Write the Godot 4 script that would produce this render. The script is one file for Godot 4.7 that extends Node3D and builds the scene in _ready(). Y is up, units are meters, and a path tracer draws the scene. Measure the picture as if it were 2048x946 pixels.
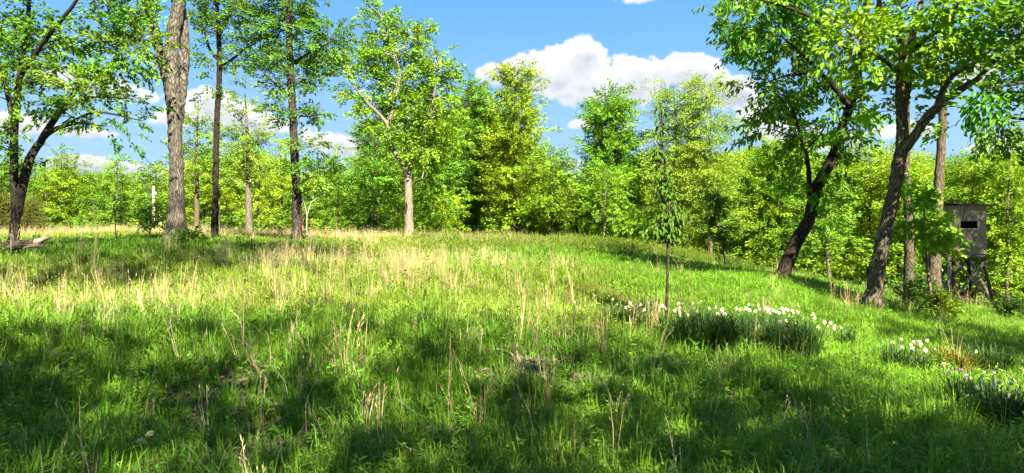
extends Node3D
# A spring meadow on a low rise at the edge of a wood: old oaks left, a pale forked tree in the middle,
# leaning hickories and a raised hunting box right, daffodils in front.

const FOCAL := 1490.0   # photograph pixels
const EYE := 1.6
var rng := RandomNumberGenerator.new()
var noise_a := FastNoiseLite.new()
var noise_b := FastNoiseLite.new()
var used := {}
var mat := {}
var spray := {}
var tallies := {}

# ------------------------------------------------------------------ mesh collecting
class Shape:
	var v := PackedVector3Array()
	var n := PackedVector3Array()
	var c := PackedColorArray()
	var u := PackedVector2Array()
	var ix := PackedInt32Array()
	var smooth := false

	func tri(a: Vector3, b: Vector3, d: Vector3, col: Color) -> void:
		var k := v.size()
		v.append(a); v.append(b); v.append(d)
		c.append(col); c.append(col); c.append(col)
		ix.append(k); ix.append(k + 1); ix.append(k + 2)

	# a kite folded along its midrib: two triangles
	func kite(at: Vector3, dir: Vector3, up: Vector3, length: float, width: float, fold: float, col: Color) -> void:
		var side := dir.cross(up).normalized() * width * 0.5
		var mid := at + dir * length * 0.45
		var tip := at + dir * length - up * length * 0.12
		tri(at, mid - side + up * fold, tip, col)
		tri(at, tip, mid + side + up * fold, col)

	# a pointed oval leaf folded along its midrib: four triangles
	func leaf(at: Vector3, dir: Vector3, up: Vector3, length: float, width: float, fold: float, col: Color) -> void:
		var side := dir.cross(up).normalized() * width * 0.5
		var lift := up * fold
		var a := at + dir * length * 0.3 + lift
		var b := at + dir * length * 0.68 + lift - up * length * 0.05
		var tip := at + dir * length - up * length * 0.16
		var ridge := at + dir * length * 0.5
		for s in [-1.0, 1.0]:
			var p: Vector3 = a + side * s * 0.85
			var q: Vector3 = b + side * s * 0.8
			tri(at, p, ridge, col)
			tri(p, q, ridge, col)
			tri(q, tip, ridge, col)

	# a grass blade bending over: three triangles and a tip
	func blade(at: Vector3, lean: Vector3, height: float, width: float, bend: float, col: Color, tip_col: Color) -> void:
		var side := Vector3(-lean.z, 0, lean.x).normalized() * width * 0.5
		var up := Vector3.UP
		var p1 := at + up * height * 0.5 + lean * height * bend * 0.22
		var p2 := at + up * height * (0.86 - bend * 0.12) + lean * height * bend * 0.62
		var p3 := at + up * height * (1.0 - bend * 0.35) + lean * height * bend * 1.1
		var k := v.size()
		v.append(at - side); v.append(at + side); v.append(p1 - side * 0.9); v.append(p1 + side * 0.9)
		v.append(p2 - side * 0.55); v.append(p2 + side * 0.55); v.append(p3)
		c.append(col); c.append(col); c.append(col); c.append(col); c.append(tip_col); c.append(tip_col); c.append(tip_col)
		for i in [0, 2, 1, 1, 2, 3, 2, 4, 3, 3, 4, 5, 4, 6, 5]:
			ix.append(k + i)

	# a swept tube with its own smooth normals; u runs round in metres, v along
	func tube(pts: PackedVector3Array, rads: PackedFloat32Array, sides: int, col: Color, rough: float = 0.0, bumps: FastNoiseLite = null, cap: bool = false, root: float = 0.0) -> void:
		smooth = true
		var count := pts.size()
		var base := v.size()
		var x := Vector3.RIGHT
		var along := 0.0
		for i in count:
			var t: Vector3 = (pts[mini(i + 1, count - 1)] - pts[maxi(i - 1, 0)]).normalized()
			if i == 0:
				x = t.cross(Vector3.FORWARD if absf(t.y) > 0.5 else Vector3.UP).normalized()
			x = (x - t * x.dot(t)).normalized()
			var y := t.cross(x)
			if i > 0:
				along += pts[i].distance_to(pts[i - 1])
			for s in sides + 1:
				var a := TAU * s / sides
				var d := x * cos(a) + y * sin(a)
				var r := rads[i]
				var turn := a if s < sides else 0.0
				if bumps:
					var q := (x * cos(turn) + y * sin(turn)) * 0.42
					r *= 1.0 + rough * (bumps.get_noise_3d(q.x * 150.0, along * 90.0 + q.y * 150.0, q.z * 150.0) + 0.8 * bumps.get_noise_3d(q.x * 40.0, along * 34.0 + 90.0, q.z * 40.0))
				if root > 0.0:
					r *= 1.0 + root * exp(-maxf(along - 0.35, 0.0) / 0.22) * (0.25 + 0.75 * pow(0.5 + 0.5 * cos(turn * 5.0 + 1.3 * sin(turn)), 2.0))
				v.append(pts[i] + d * r)
				n.append(d)
				c.append(col)
				u.append(Vector2(float(s) / sides * TAU * maxf(rads[0], 0.02), along))
		for i in count - 1:
			for s in sides:
				var a0 := base + i * (sides + 1) + s
				var b0 := a0 + sides + 1
				ix.append(a0); ix.append(b0); ix.append(a0 + 1)
				ix.append(a0 + 1); ix.append(b0); ix.append(b0 + 1)
		if cap:
			for e in [0, count - 1]:
				var k := v.size()
				v.append(pts[e]); n.append((pts[e] - pts[1 if e == 0 else count - 2]).normalized()); c.append(col); u.append(Vector2.ZERO)
				for s in sides:
					var a1: int = base + e * (sides + 1) + s
					if e == 0:
						ix.append(k); ix.append(a1); ix.append(a1 + 1)
					else:
						ix.append(k); ix.append(a1 + 1); ix.append(a1)

	# a box turned by a basis, flat faces with normals
	func box(at: Vector3, size: Vector3, turn: Basis, col: Color) -> void:
		smooth = true
		var h := size * 0.5
		for f in [[Vector3.RIGHT, Vector3.UP, Vector3.BACK], [Vector3.LEFT, Vector3.UP, Vector3.FORWARD], [Vector3.UP, Vector3.BACK, Vector3.RIGHT], [Vector3.DOWN, Vector3.BACK, Vector3.LEFT], [Vector3.BACK, Vector3.UP, Vector3.LEFT], [Vector3.FORWARD, Vector3.UP, Vector3.RIGHT]]:
			var nn: Vector3 = f[0]
			var a: Vector3 = f[1]
			var b: Vector3 = f[2]
			var k := v.size()
			for s in [[-1, -1], [1, -1], [1, 1], [-1, 1]]:
				var p: Vector3 = (nn + a * s[0] + b * s[1]) * h
				v.append(at + turn * p); n.append(turn * nn); c.append(col)
				u.append(Vector2((a * h).length() * s[0], (b * h).length() * s[1]))
			for i in [0, 2, 1, 0, 3, 2]:
				ix.append(k + i)

	func commit(material: Material, into: ArrayMesh = null) -> ArrayMesh:
		var arrays := []
		arrays.resize(Mesh.ARRAY_MAX)
		arrays[Mesh.ARRAY_VERTEX] = v
		if smooth and n.size() == v.size():
			arrays[Mesh.ARRAY_NORMAL] = n
			arrays[Mesh.ARRAY_TEX_UV] = u
		arrays[Mesh.ARRAY_COLOR] = c
		arrays[Mesh.ARRAY_INDEX] = ix
		var m := into if into else ArrayMesh.new()
		m.add_surface_from_arrays(Mesh.PRIMITIVE_TRIANGLES, arrays)
		m.surface_set_material(m.get_surface_count() - 1, material)
		return m

# ------------------------------------------------------------------ placing and naming
func P(px: float, py: float, d: float) -> Vector3:
	return Vector3((px - 1024.0) / FOCAL * d, EYE - (py - 473.0) / FOCAL * d, -d)

func G(px: float, d: float, up: float = 0.0) -> Vector3:
	var x := (px - 1024.0) / FOCAL * d
	return Vector3(x, H(x, -d) + up, -d)

func numbered(called: String) -> String:
	var k: int = used.get(called, -1) + 1
	used[called] = k
	return called if k == 0 else "%s_%03d" % [called, k]

func tag(o: Node3D, label: String, category: String, group: String = "", kind: String = "") -> void:
	if label: o.set_meta("label", label)
	if category: o.set_meta("category", category)
	if group: o.set_meta("group", group)
	if kind: o.set_meta("kind", kind)

func thing(called: String, label: String, category: String, at: Vector3, group: String = "") -> Node3D:
	var o := Node3D.new()
	o.name = numbered(called)
	o.position = at
	tag(o, label, category, group)
	add_child(o)
	return o

func part(called: String, m: Mesh, parent: Node, kind: String = "", at: Vector3 = Vector3.ZERO) -> MeshInstance3D:
	var o := MeshInstance3D.new()
	o.name = called if parent != self else numbered(called)
	o.mesh = m
	o.position = at
	if kind: o.set_meta("kind", kind)
	parent.add_child(o, true)
	return o

# copies of one small mesh, given as rows of sixteen floats
func scatter(called: String, m: Mesh, rows: PackedFloat32Array, parent: Node, kind: String = "stuff") -> MultiMeshInstance3D:
	var mm := MultiMesh.new()
	mm.transform_format = MultiMesh.TRANSFORM_3D
	mm.use_colors = true
	mm.mesh = m
	mm.instance_count = rows.size() / 16
	mm.buffer = rows
	var o := MultiMeshInstance3D.new()
	o.name = called if parent != self else numbered(called)
	o.multimesh = mm
	if kind: o.set_meta("kind", kind)
	parent.add_child(o, true)
	tallies[called] = tallies.get(called, 0) + mm.instance_count
	return o

func row(into: PackedFloat32Array, b: Basis, o: Vector3, col: Color) -> void:
	into.append_array(PackedFloat32Array([b.x.x, b.y.x, b.z.x, o.x, b.x.y, b.y.y, b.z.y, o.y, b.x.z, b.y.z, b.z.z, o.z, col.r, col.g, col.b, 1.0]))

func rr(a: float, b: float) -> float:
	return rng.randf_range(a, b)

func rdir() -> Vector3:
	return Vector3(rng.randfn(), rng.randfn(), rng.randfn()).normalized()

# ------------------------------------------------------------------ the lie of the land
var land := []          # [u, ln d, height]
var heights := PackedFloat32Array()
const HX0 := -90
const HZ0 := -130
const HW := 181
const HD := 151

func survey() -> void:
	for r in [[0, [5, .0, 10, .5, 18, 1.28, 35, 1.66, 70, 1.3]], [350, [5, .0, 10, .5, 20, 1.47, 40, 1.78, 75, .8]], [590, [5, .0, 10, .5, 15, .95, 26, 1.5, 45, 1.62, 75, .0]],
			[817, [5, .0, 10, .5, 18, 1.05, 37, 1.5, 60, .5, 80, -1.0]], [1035, [5, .0, 10, .42, 18, .87, 32, 1.38, 50, 1.2, 75, -1.0]], [1230, [5, .0, 10, .28, 18, .78, 30, 1.12, 46, .7, 70, -2.0]],
			[1420, [5, .0, 10, .17, 18, .6, 30, .55, 45, .0, 70, -2.5]], [1560, [5, -.02, 10, .1, 18.5, .63, 28, .3, 40, -1.0, 70, -3.5]], [1740, [5, -.05, 10, .0, 15.7, .02, 25, -.3, 40, -2.0, 70, -4.0]],
			[1900, [5, -.1, 10, -.15, 18, -.3, 30, -.78, 40, -2.0, 70, -4.5]], [2048, [5, -.15, 10, -.3, 18, -.65, 28, -1.3, 45, -3.5, 70, -4.5]]]:
		var list: Array = r[1]
		for i in list.size() / 2:
			land.append(Vector3((r[0] - 1024.0) / FOCAL, log(list[i * 2]), list[i * 2 + 1] - (0.14 if r[0] < 1100 and list[i * 2] > 15 else 0.0)))
	heights.resize(HW * HD)
	for j in HD:
		for i in HW:
			var x := float(HX0 + i)
			var z := float(HZ0 + j)
			var d := clampf(-z, 4.0, 80.0)
			var a := clampf(x / d, -0.75, 0.75)
			var l := log(d)
			var total := 0.0
			var sum := 0.0
			for p: Vector3 in land:
				var w := exp(-pow((a - p.x) / 0.1, 2.0) - pow((l - p.y) / 0.24, 2.0)) + 1e-9
				total += w
				sum += w * p.z
			heights[j * HW + i] = sum / total + noise_b.get_noise_2d(x * 9.0, z * 9.0) * 0.05

func H(x: float, z: float) -> float:
	var fx := clampf(x - HX0, 0.0, HW - 1.001)
	var fz := clampf(z - HZ0, 0.0, HD - 1.001)
	var i := int(fx)
	var j := int(fz)
	fx -= i
	fz -= j
	var k := j * HW + i
	return lerpf(lerpf(heights[k], heights[k + 1], fx), lerpf(heights[k + HW], heights[k + HW + 1], fx), fz)

# ------------------------------------------------------------------ the sky
var puffs := []
var mown := []     # where the turf is short
var clumps := []   # where the daffodils stand: no grass tufts there

func sky_colour(dir: Vector3, near: Array) -> Color:
	var az := atan2(dir.x, -dir.z)
	var el := asin(clampf(dir.y, -1.0, 1.0))
	var up := clampf(dir.y, 0.0, 1.0)
	var blue := Color(0.61, 0.74, 0.845).lerp(Color(0.335, 0.59, 0.835), smoothstep(0.02, 0.40, up)).lerp(Color(0.20, 0.44, 0.76), smoothstep(0.25, 1.0, up))
	var sum := 0.0
	var low := 0.0
	for p: PackedFloat32Array in near:
		var dy := (el - p[1]) / p[3]
		if absf(dy) > 1.8: continue
		var dx := az - p[0]
		if dx > PI: dx -= TAU
		if dx < -PI: dx += TAU
		dx = dx * cos(el) / p[2]
		if absf(dx) > 1.8: continue
		var g := exp(-1.1 * dx * dx - dy * dy * (1.1 if dy > 0.0 else 1.7))
		sum += g
		low += g * dy
	if sum < 0.04:
		return blue
	low /= sum
	var body := 1.35 * (1.0 - exp(-sum * 1.2)) - 0.62
	var q := dir * 100.0
	var rag := noise_a.get_noise_3d(q.x * 4.0, q.y * 5.0, q.z * 4.0)
	var rag2 := 0.5 - absf(noise_a.get_noise_3d(q.x * 13.0 + 50.0, q.y * 15.0, q.z * 13.0)) * 1.9
	var f2 := body + rag * 0.62 + rag2 * 0.26
	var crisp := lerpf(0.30, 0.13, smoothstep(-0.6, 0.4, low))
	var cover := smoothstep(0.0, crisp, f2)
	var thick := smoothstep(0.1, 1.05, f2 - low * 0.6 - rag2 * 0.5 - rag * 0.2 + 0.12)
	var white := Color(0.84, 0.84, 0.845).lerp(Color(0.655, 0.68, 0.73), thick)
	return blue.lerp(white, cover * lerpf(0.75, 0.98, cover))

func puff(px: float, py: float, rx: float, ry: float) -> void:
	var a := atan((px - 1024.0) / FOCAL)
	puffs.append(PackedFloat32Array([a, atan((473.0 - py) / FOCAL * cos(a)), rx / FOCAL, ry / FOCAL]))

func make_sky() -> Sky:
	for p in [[1105, 145, 84, 48], [995, 150, 58, 26], [1170, 112, 34, 34], [1185, 192, 85, 36], [1310, 145, 86, 44], [1388, 155, 44, 40], [1255, 190, 70, 36], [1450, 190, 60, 34], [1160, 250, 26, 14], [1465, 185, 40, 26],
			[1550, 255, 80, 36], [1650, 290, 90, 32], [195, 330, 66, 16], [270, 345, 46, 14], [150, 335, 30, 13], [420, 205, 42, 30], [470, 240, 60, 28], [560, 255, 60, 28], [640, 285, 55, 22],
			[270, 190, 60, 24], [150, 160, 60, 24], [190, 268, 70, 10], [40, 250, 50, 22], [1265, 0, 55, 14], [1500, 8, 60, 14], [2010, 300, 70, 30], [1960, 150, 60, 32], [1820, 260, 50, 22], [340, 240, 50, 22], [1130, 330, 50, 14], [690, 300, 50, 28]]:
		puff(p[0], p[1], p[2], p[3])
	rng.seed = 77
	for i in 70:
		var az := rr(-PI, PI)
		var el := rr(0.06, 0.9)
		if absf(az) < 0.75 and el < 0.42: continue
		for k in 4:
			puffs.append(PackedFloat32Array([az + rr(-0.12, 0.12), el + rr(-0.03, 0.03), rr(0.05, 0.13), rr(0.025, 0.06)]))
	var whole := picture(768, 384, 0, 0, 768, 384)
	whole.resize(4096, 2048, Image.INTERPOLATE_CUBIC)
	var x0 := 2048 - 560
	var y0 := 1024 - 350
	var view := picture(4096, 2048, x0, y0, 1120, 385)
	whole.blit_rect(view, Rect2i(0, 0, 1120, 385), Vector2i(x0, y0))
	# a panorama's left edge lies straight ahead: turn it by half
	var turned := Image.create_empty(4096, 2048, false, Image.FORMAT_RGB8)
	turned.blit_rect(whole, Rect2i(2048, 0, 2048, 2048), Vector2i(0, 0))
	turned.blit_rect(whole, Rect2i(0, 0, 2048, 2048), Vector2i(2048, 0))
	whole = turned
	var pano := PanoramaSkyMaterial.new()
	pano.panorama = ImageTexture.create_from_image(whole)
	pano.energy_multiplier = 1.0
	var s := Sky.new()
	s.sky_material = pano
	return s

func picture(w: int, h: int, x0: int, y0: int, nx: int, ny: int) -> Image:
	var data := PackedByteArray()
	data.resize(nx * ny * 3)
	var k := 0
	for j in ny:
		var el := (0.5 - (y0 + j + 0.5) / h) * PI
		var level := puffs.filter(func(p): return absf(el - p[1]) < 1.85 * p[3])
		var near := level
		for i in nx:
			var az := ((x0 + i + 0.5) / w - 0.5) * TAU
			if i % 16 == 0:
				var ahead := az + 8.0 / w * TAU
				near = level.filter(func(p): return absf(wrapf(ahead - p[0], -PI, PI)) * cos(el) < 1.85 * p[2] + 9.0 / w * TAU)
			var c := Color(0.20, 0.26, 0.12) if el < -0.03 else sky_colour(Vector3(sin(az) * cos(el), sin(el), -cos(az) * cos(el)), near)
			data[k] = int(clampf(c.r, 0.0, 1.0) * 255.0)
			data[k + 1] = int(clampf(c.g, 0.0, 1.0) * 255.0)
			data[k + 2] = int(clampf(c.b, 0.0, 1.0) * 255.0)
			k += 3
	return Image.create_from_data(nx, ny, false, Image.FORMAT_RGB8, data)

# ------------------------------------------------------------------ materials
func noise_texture(freq: float, kind: int, octaves: int, ramp: Array, seed_: int) -> NoiseTexture2D:
	var f := FastNoiseLite.new()
	f.seed = seed_
	f.noise_type = FastNoiseLite.TYPE_SIMPLEX_SMOOTH
	f.frequency = freq
	f.fractal_type = kind
	f.fractal_octaves = octaves
	var t := NoiseTexture2D.new()
	t.width = 512
	t.height = 512
	t.seamless = true
	t.noise = f
	if ramp:
		var g := Gradient.new()
		g.offsets = PackedFloat32Array(ramp.map(func(p): return p[0]))
		g.colors = PackedColorArray(ramp.map(func(p): return p[1]))
		t.color_ramp = g
	return t

func plain(rough: float, texture: Texture2D = null) -> StandardMaterial3D:
	var m := StandardMaterial3D.new()
	m.vertex_color_use_as_albedo = true
	m.roughness = rough
	m.albedo_texture = texture
	m.cull_mode = BaseMaterial3D.CULL_DISABLED
	return m

func leafy(rough: float, through: float, specular: float) -> StandardMaterial3D:
	var m := plain(rough)
	m.metallic_specular = specular
	m.backlight_enabled = true
	m.backlight = Color(through, through, through * 0.55)
	return m

func make_materials() -> void:
	mat.leaf = leafy(0.6, 0.86, 0.28)
	mat.leaf_glossy = leafy(0.6, 0.6, 0.26)
	mat.grass = leafy(0.6, 0.8, 0.35)
	mat.straw = leafy(0.75, 0.5, 0.3)
	mat.petal = leafy(0.6, 0.7, 0.3)
	var furrows := noise_texture(0.012, FastNoiseLite.FRACTAL_RIDGED, 4, [[0.0, Color(1, 1, 1)], [0.45, Color(0.84, 0.83, 0.81)], [0.75, Color(0.56, 0.54, 0.52)], [1.0, Color(0.30, 0.28, 0.27)]], 3)
	var relief := noise_texture(0.012, FastNoiseLite.FRACTAL_RIDGED, 4, [[0.0, Color(1, 1, 1)], [0.6, Color(0.55, 0.55, 0.55)], [1.0, Color(0, 0, 0)]], 3)
	var lichen := noise_texture(0.02, FastNoiseLite.FRACTAL_FBM, 5, [[0.0, Color(0.62, 0.62, 0.58)], [0.42, Color(0.84, 0.83, 0.8)], [0.52, Color(1, 1, 0.95)], [0.62, Color(0.87, 0.86, 0.82)], [1.0, Color(0.6, 0.56, 0.52)]], 8)
	for spec in [["bark", Vector3(1.6, 0.5, 1), 2.6], ["bark_fine", Vector3(2.6, 0.55, 1), 2.0]]:
		var b := plain(0.92, furrows)
		b.uv1_scale = spec[1]
		b.heightmap_enabled = true
		b.heightmap_texture = relief
		b.heightmap_scale = spec[2]
		b.detail_enabled = true
		b.detail_albedo = lichen
		b.detail_blend_mode = BaseMaterial3D.BLEND_MODE_MUL
		b.detail_uv_layer = BaseMaterial3D.DETAIL_UV_1
		b.metallic_specular = 0.25
		mat[spec[0]] = b
	mat.stick = plain(0.9)
	mat.stick.metallic_specular = 0.25
	var soil := plain(0.95, noise_texture(0.02, FastNoiseLite.FRACTAL_FBM, 5, [[0.0, Color(0.20, 0.17, 0.11)], [0.42, Color(0.26, 0.29, 0.13)], [0.55, Color(0.30, 0.37, 0.15)], [0.7, Color(0.38, 0.35, 0.22)], [1.0, Color(0.42, 0.36, 0.26)]], 21))
	soil.uv1_triplanar = true
	soil.uv1_world_triplanar = true
	soil.uv1_scale = Vector3(0.21, 0.21, 0.21)
	mat.soil = soil
	var ply := plain(0.85, noise_texture(0.01, FastNoiseLite.FRACTAL_FBM, 5, [[0.0, Color(0.62, 0.60, 0.56)], [0.5, Color(1, 1, 1)], [1.0, Color(0.75, 0.72, 0.66)]], 31))
	ply.uv1_triplanar = true
	ply.uv1_scale = Vector3(0.9, 0.35, 0.9)
	mat.board = ply
	var grain := plain(0.85, noise_texture(0.02, FastNoiseLite.FRACTAL_FBM, 4, [[0.0, Color(0.55, 0.5, 0.45)], [0.5, Color(1, 1, 1)], [1.0, Color(0.7, 0.66, 0.6)]], 33))
	grain.uv1_scale = Vector3(6.0, 0.6, 1)
	mat.wood = grain

# ------------------------------------------------------------------ leaves on twigs
func make_spray(count: int, twig: float, length: float, width: float, hang: float, fine: bool, m: Material, seed_: int) -> ArrayMesh:
	rng.seed = seed_
	var s := Shape.new()
	for i in count:
		var t := (i + 0.5) / count
		var side := 1.0 if i % 2 == 0 else -1.0
		var at := Vector3(twig * t, -twig * 0.12 * t * t, 0) + Vector3(rr(-0.05, 0.05), rr(-0.09, 0.09), rr(-0.11, 0.11)) * twig * 2.0
		var dir := Vector3(0.55 + t * 0.6, rr(-hang - 0.35, 0.35 - hang), side * rr(0.35, 1.1)).normalized()
		var up := (Vector3.UP + rdir() * 0.95).normalized()
		up = (up - dir * up.dot(dir)).normalized()
		var k := rr(0.8, 1.2)
		var col := Color(rr(0.85, 1.15) * k, k, rr(0.7, 1.3) * k)
		var l := length * rr(0.7, 1.2)
		if fine: s.leaf(at, dir, up, l, width * l / length, l * rr(0.03, 0.14), col)
		else: s.kite(at, dir, up, l, width * l / length, l * rr(0.0, 0.12), col)
	var a := s.commit(m)
	var tw := Shape.new()
	tw.tube(PackedVector3Array([Vector3(-twig * 0.25, 0, 0), Vector3(twig * 0.4, -twig * 0.02, 0), Vector3(twig, -twig * 0.12, 0)]), PackedFloat32Array([0.011 * twig, 0.008 * twig, 0.003 * twig]), 3, Color(0.10, 0.075, 0.05))
	return tw.commit(mat.stick, a)

func make_sprays() -> void:
	spray.broad = make_spray(22, 0.48, 0.125, 0.066, 0.25, true, mat.leaf, 11)
	spray.hang = make_spray(18, 0.44, 0.145, 0.062, 0.55, true, mat.leaf, 12)
	spray.oak = make_spray(24, 0.42, 0.11, 0.062, 0.15, true, mat.leaf, 13)
	spray.mid = make_spray(30, 0.66, 0.135, 0.082, 0.2, false, mat.leaf, 14)
	spray.small = make_spray(34, 0.64, 0.095, 0.052, 0.2, false, mat.leaf, 15)
	spray.far = make_spray(34, 0.85, 0.185, 0.115, 0.15, false, mat.leaf, 16)
	spray.fan = make_spray(13, 0.40, 0.16, 0.09, 0.2, true, mat.leaf, 17)
	spray.needle = make_spray(24, 0.5, 0.13, 0.025, 0.0, false, mat.leaf, 18)

# ------------------------------------------------------------------ trees
# sticks: [[points px,py,depth shift ...], radii] ; o: options
func line_of(raw: Array, d: float, origin: Vector3) -> PackedVector3Array:
	var out := PackedVector3Array()
	for i in raw.size() / 3:
		out.append(P(raw[i * 3], raw[i * 3 + 1], d + raw[i * 3 + 2]) - origin)
	return out

func refine(pts: PackedVector3Array, rads: PackedFloat32Array, step: float) -> Array:
	var c := Curve3D.new()
	for i in pts.size():
		var t := (pts[mini(i + 1, pts.size() - 1)] - pts[maxi(i - 1, 0)]) / 6.0
		var before := pts[i].distance_to(pts[maxi(i - 1, 0)]) / 3.0
		var after := pts[i].distance_to(pts[mini(i + 1, pts.size() - 1)]) / 3.0
		t = t.normalized()
		c.add_point(pts[i], -t * before, t * after)
	var q := PackedVector3Array()
	var r := PackedFloat32Array()
	var marks := PackedFloat32Array()
	for p in pts:
		marks.append(c.get_closest_offset(p))
	marks[0] = 0.0
	marks[-1] = c.get_baked_length()
	var n := maxi(2, int(ceil(c.get_baked_length() / step)))
	for k in n + 1:
		var off := c.get_baked_length() * k / n
		q.append(c.sample_baked(off))
		var j := 0
		while j < marks.size() - 2 and marks[j + 1] < off: j += 1
		r.append(lerpf(rads[j], rads[j + 1], clampf((off - marks[j]) / maxf(marks[j + 1] - marks[j], 1e-4), 0.0, 1.0)))
	return [q, r]

# one tree: sticks are stems and limbs (first = trunk), masses are bodies of foliage [centre, radii, sprays]
func tree(called: String, label: String, category: String, group: String, base: Vector3, sticks: Array, masses: Array, o: Dictionary) -> Node3D:
	var t := thing(called, label, category, base, group)
	rng.seed = int(o.get("seed", 1))
	var bark: Color = o.get("bark", Color(0.16, 0.14, 0.12))
	var bark_mat: Material = mat[o.get("bark_kind", "bark")]
	var knots := PackedVector3Array()
	var thick := PackedFloat32Array()
	for i in sticks.size():
		var st: Array = sticks[i]
		var fine: Array = refine(st[0], st[1], o.get("step", 0.12 if o.get("near", false) else 0.35))
		var q: PackedVector3Array = fine[0]
		var r: PackedFloat32Array = fine[1]
		for k in q.size():
			if k > 0 and k < q.size() - 1:
				q[k] += Vector3(rng.randfn(), 0, rng.randfn()) * r[k] * o.get("wobble", 0.06)
			if q[k].y > o.get("first_bough", 0.0) or i > 0:
				knots.append(q[k])
				thick.append(r[k])
		if i == 0 and o.get("flare", 0.5) > 0.0:
			for k in q.size():
				r[k] *= 1.0 + o.get("flare", 0.5) * exp(-(q[k].y) / (r[0] * 1.4 + 0.02))
		if i == 0:
			q.insert(0, q[0] - Vector3(0, 0.35, 0))
			r.insert(0, r[0] * 1.05)
		var s := Shape.new()
		var near: bool = o.get("near", false)
		s.tube(q, r, (30 if i == 0 else 16) if near else (10 if i == 0 else 7), bark, o.get("rough", 0.22) * 0.5, noise_b if near else null, false, o.get("root", 0.0) if i == 0 else 0.0)
		part("trunk" if i == 0 else ("stem" if i < int(o.get("stems", 1)) else "limb"), s.commit(bark_mat), t)
	var boughs := Shape.new()
	var rows := PackedFloat32Array()
	var tint: Color = o.get("leaf", Color(0.10, 0.17, 0.015)) * 1.55
	var vary: float = o.get("vary", 0.16)
	var size: float = o.get("size", 1.0)
	var each: int = o.get("each", 9)
	var spread: float = o.get("spread", 0.55)
	var flat: float = o.get("flat", 0.4)
	for ms: Array in masses:
		var c: Vector3 = ms[0]
		var rad: Vector3 = ms[1]
		var boughs_n := maxi(1, int(round(float(ms[2]) / each)))
		for b in boughs_n:
			var dir := rdir()
			var end := c + dir * rad * pow(rng.randf(), 0.4)
			var best := 1e9
			var at := 0
			for k in knots.size():
				var p := knots[k]
				var cost: float = p.distance_to(end) + maxf(0.0, p.y - end.y + 0.2 * Vector2(p.x - end.x, p.z - end.z).length()) * o.get("climb", 1.4)
				if cost < best:
					best = cost
					at = k
			var from := knots[at]
			var span := end - from
			var length := span.length()
			var sag := Vector3(0, length * rr(0.04, 0.16), 0)
			var mid1 := from + span * 0.35 + sag + rdir() * length * 0.05
			var mid2 := from + span * 0.7 + sag * 0.9 + rdir() * length * 0.06
			var r0 := minf(thick[at] * 0.55, 0.010 * length + 0.006 * o.get("twig", 1.0))
			boughs.tube(PackedVector3Array([from, mid1, mid2, end]), PackedFloat32Array([r0, r0 * 0.75, r0 * 0.5, r0 * 0.2]), 4, bark * 0.8)
			if length > 1.2 and b % 2 == 0:
				knots.append(mid2)
				thick.append(r0 * 0.6)
			var tone := 1.0 + rng.randfn() * vary
			var hue := rng.randfn() * vary * 0.6
			var reach := minf(0.6, 1.5 * size / maxf(length, 0.1))
			for k in each:
				var f := 1.0 - reach * rng.randf()
				var on := from.lerp(mid1, f / 0.35) if f < 0.35 else (mid1.lerp(mid2, (f - 0.35) / 0.35) if f < 0.7 else mid2.lerp(end, (f - 0.7) / 0.3))
				var off := Vector3(rng.randfn(), rng.randfn() * flat, rng.randfn()) * spread * size
				var out := (off * 1.3 + span.normalized() * 0.5 * size + Vector3(0, o.get("lift", -0.05), 0) * size).normalized()
				var up := (Vector3.UP + rdir() * 0.7).normalized()
				var z := out.cross(up).normalized()
				up = z.cross(out)
				var sc := size * rr(0.75, 1.25)
				var g := tone * rr(0.88, 1.12)
				row(rows, Basis(out * sc, up * sc, z * sc), on + off * 0.75, Color(tint.r * g * (1.0 + hue), tint.g * g, tint.b * g))
	if boughs.v.size():
		part("bough_network", boughs.commit(mat.stick), t, "stuff")
	if rows.size():
		var crown := scatter("crown", spray[o.get("spray", "broad")], rows, t)
		var single: int = o.get("single", 0)
		if single > 0:
			var shapes := []
			for i in 3:
				var l := Shape.new()
				var kk := 0.9 + i * 0.12
				l.leaf(Vector3.ZERO, Vector3.RIGHT, Vector3.UP, 0.15, 0.085, 0.006 + i * 0.005, Color(tint.r * kk, tint.g * kk, tint.b * kk))
				shapes.append(l.commit(mat.leaf))
			var total := rows.size() / 16
			var first := Vector3(base.x, base.y, base.z)
			for i in single:
				var r16 := (rng.randi() % total) * 16
				var at2 := Vector3(rows[r16 + 3], rows[r16 + 7], rows[r16 + 11])
				for tries in 3:   # the nearest sprays show the largest leaves
					var r17 := (rng.randi() % total) * 16
					var at3 := Vector3(rows[r17 + 3], rows[r17 + 7], rows[r17 + 11])
					if at3.z > at2.z:
						at2 = at3
						r16 = r17
				var x2 := Vector3(rows[r16], rows[r16 + 4], rows[r16 + 8]).normalized()
				var dir2 := (x2 + rdir() * 0.6 + Vector3(0, -0.4, 0)).normalized()
				var z2 := dir2.cross((Vector3.UP + rdir() * 0.8).normalized()).normalized()
				var leaf_node := part("leaf", shapes[i % 3], crown)
				leaf_node.transform = Transform3D(Basis(dir2, z2.cross(dir2), z2), at2 + x2 * 0.3 + rdir() * 0.05)
	return t

# foliage bodies given in photograph pixels: [px, py, rx, ry] at depth d
func bodies(list: Array, d: float, origin: Vector3, dens: float, deep: float = 1.0) -> Array:
	var out := []
	for m in list:
		var k: float = d / FOCAL
		var rx: float = m[2] * k
		var ry: float = m[3] * k
		var dz: float = m[4] if m.size() > 4 else 0.0
		out.append([P(m[0], m[1], d + dz) - origin, Vector3(rx, ry, maxf(0.5, rx * deep)), rx * ry * PI * dens * 1.25])
	return out

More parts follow.
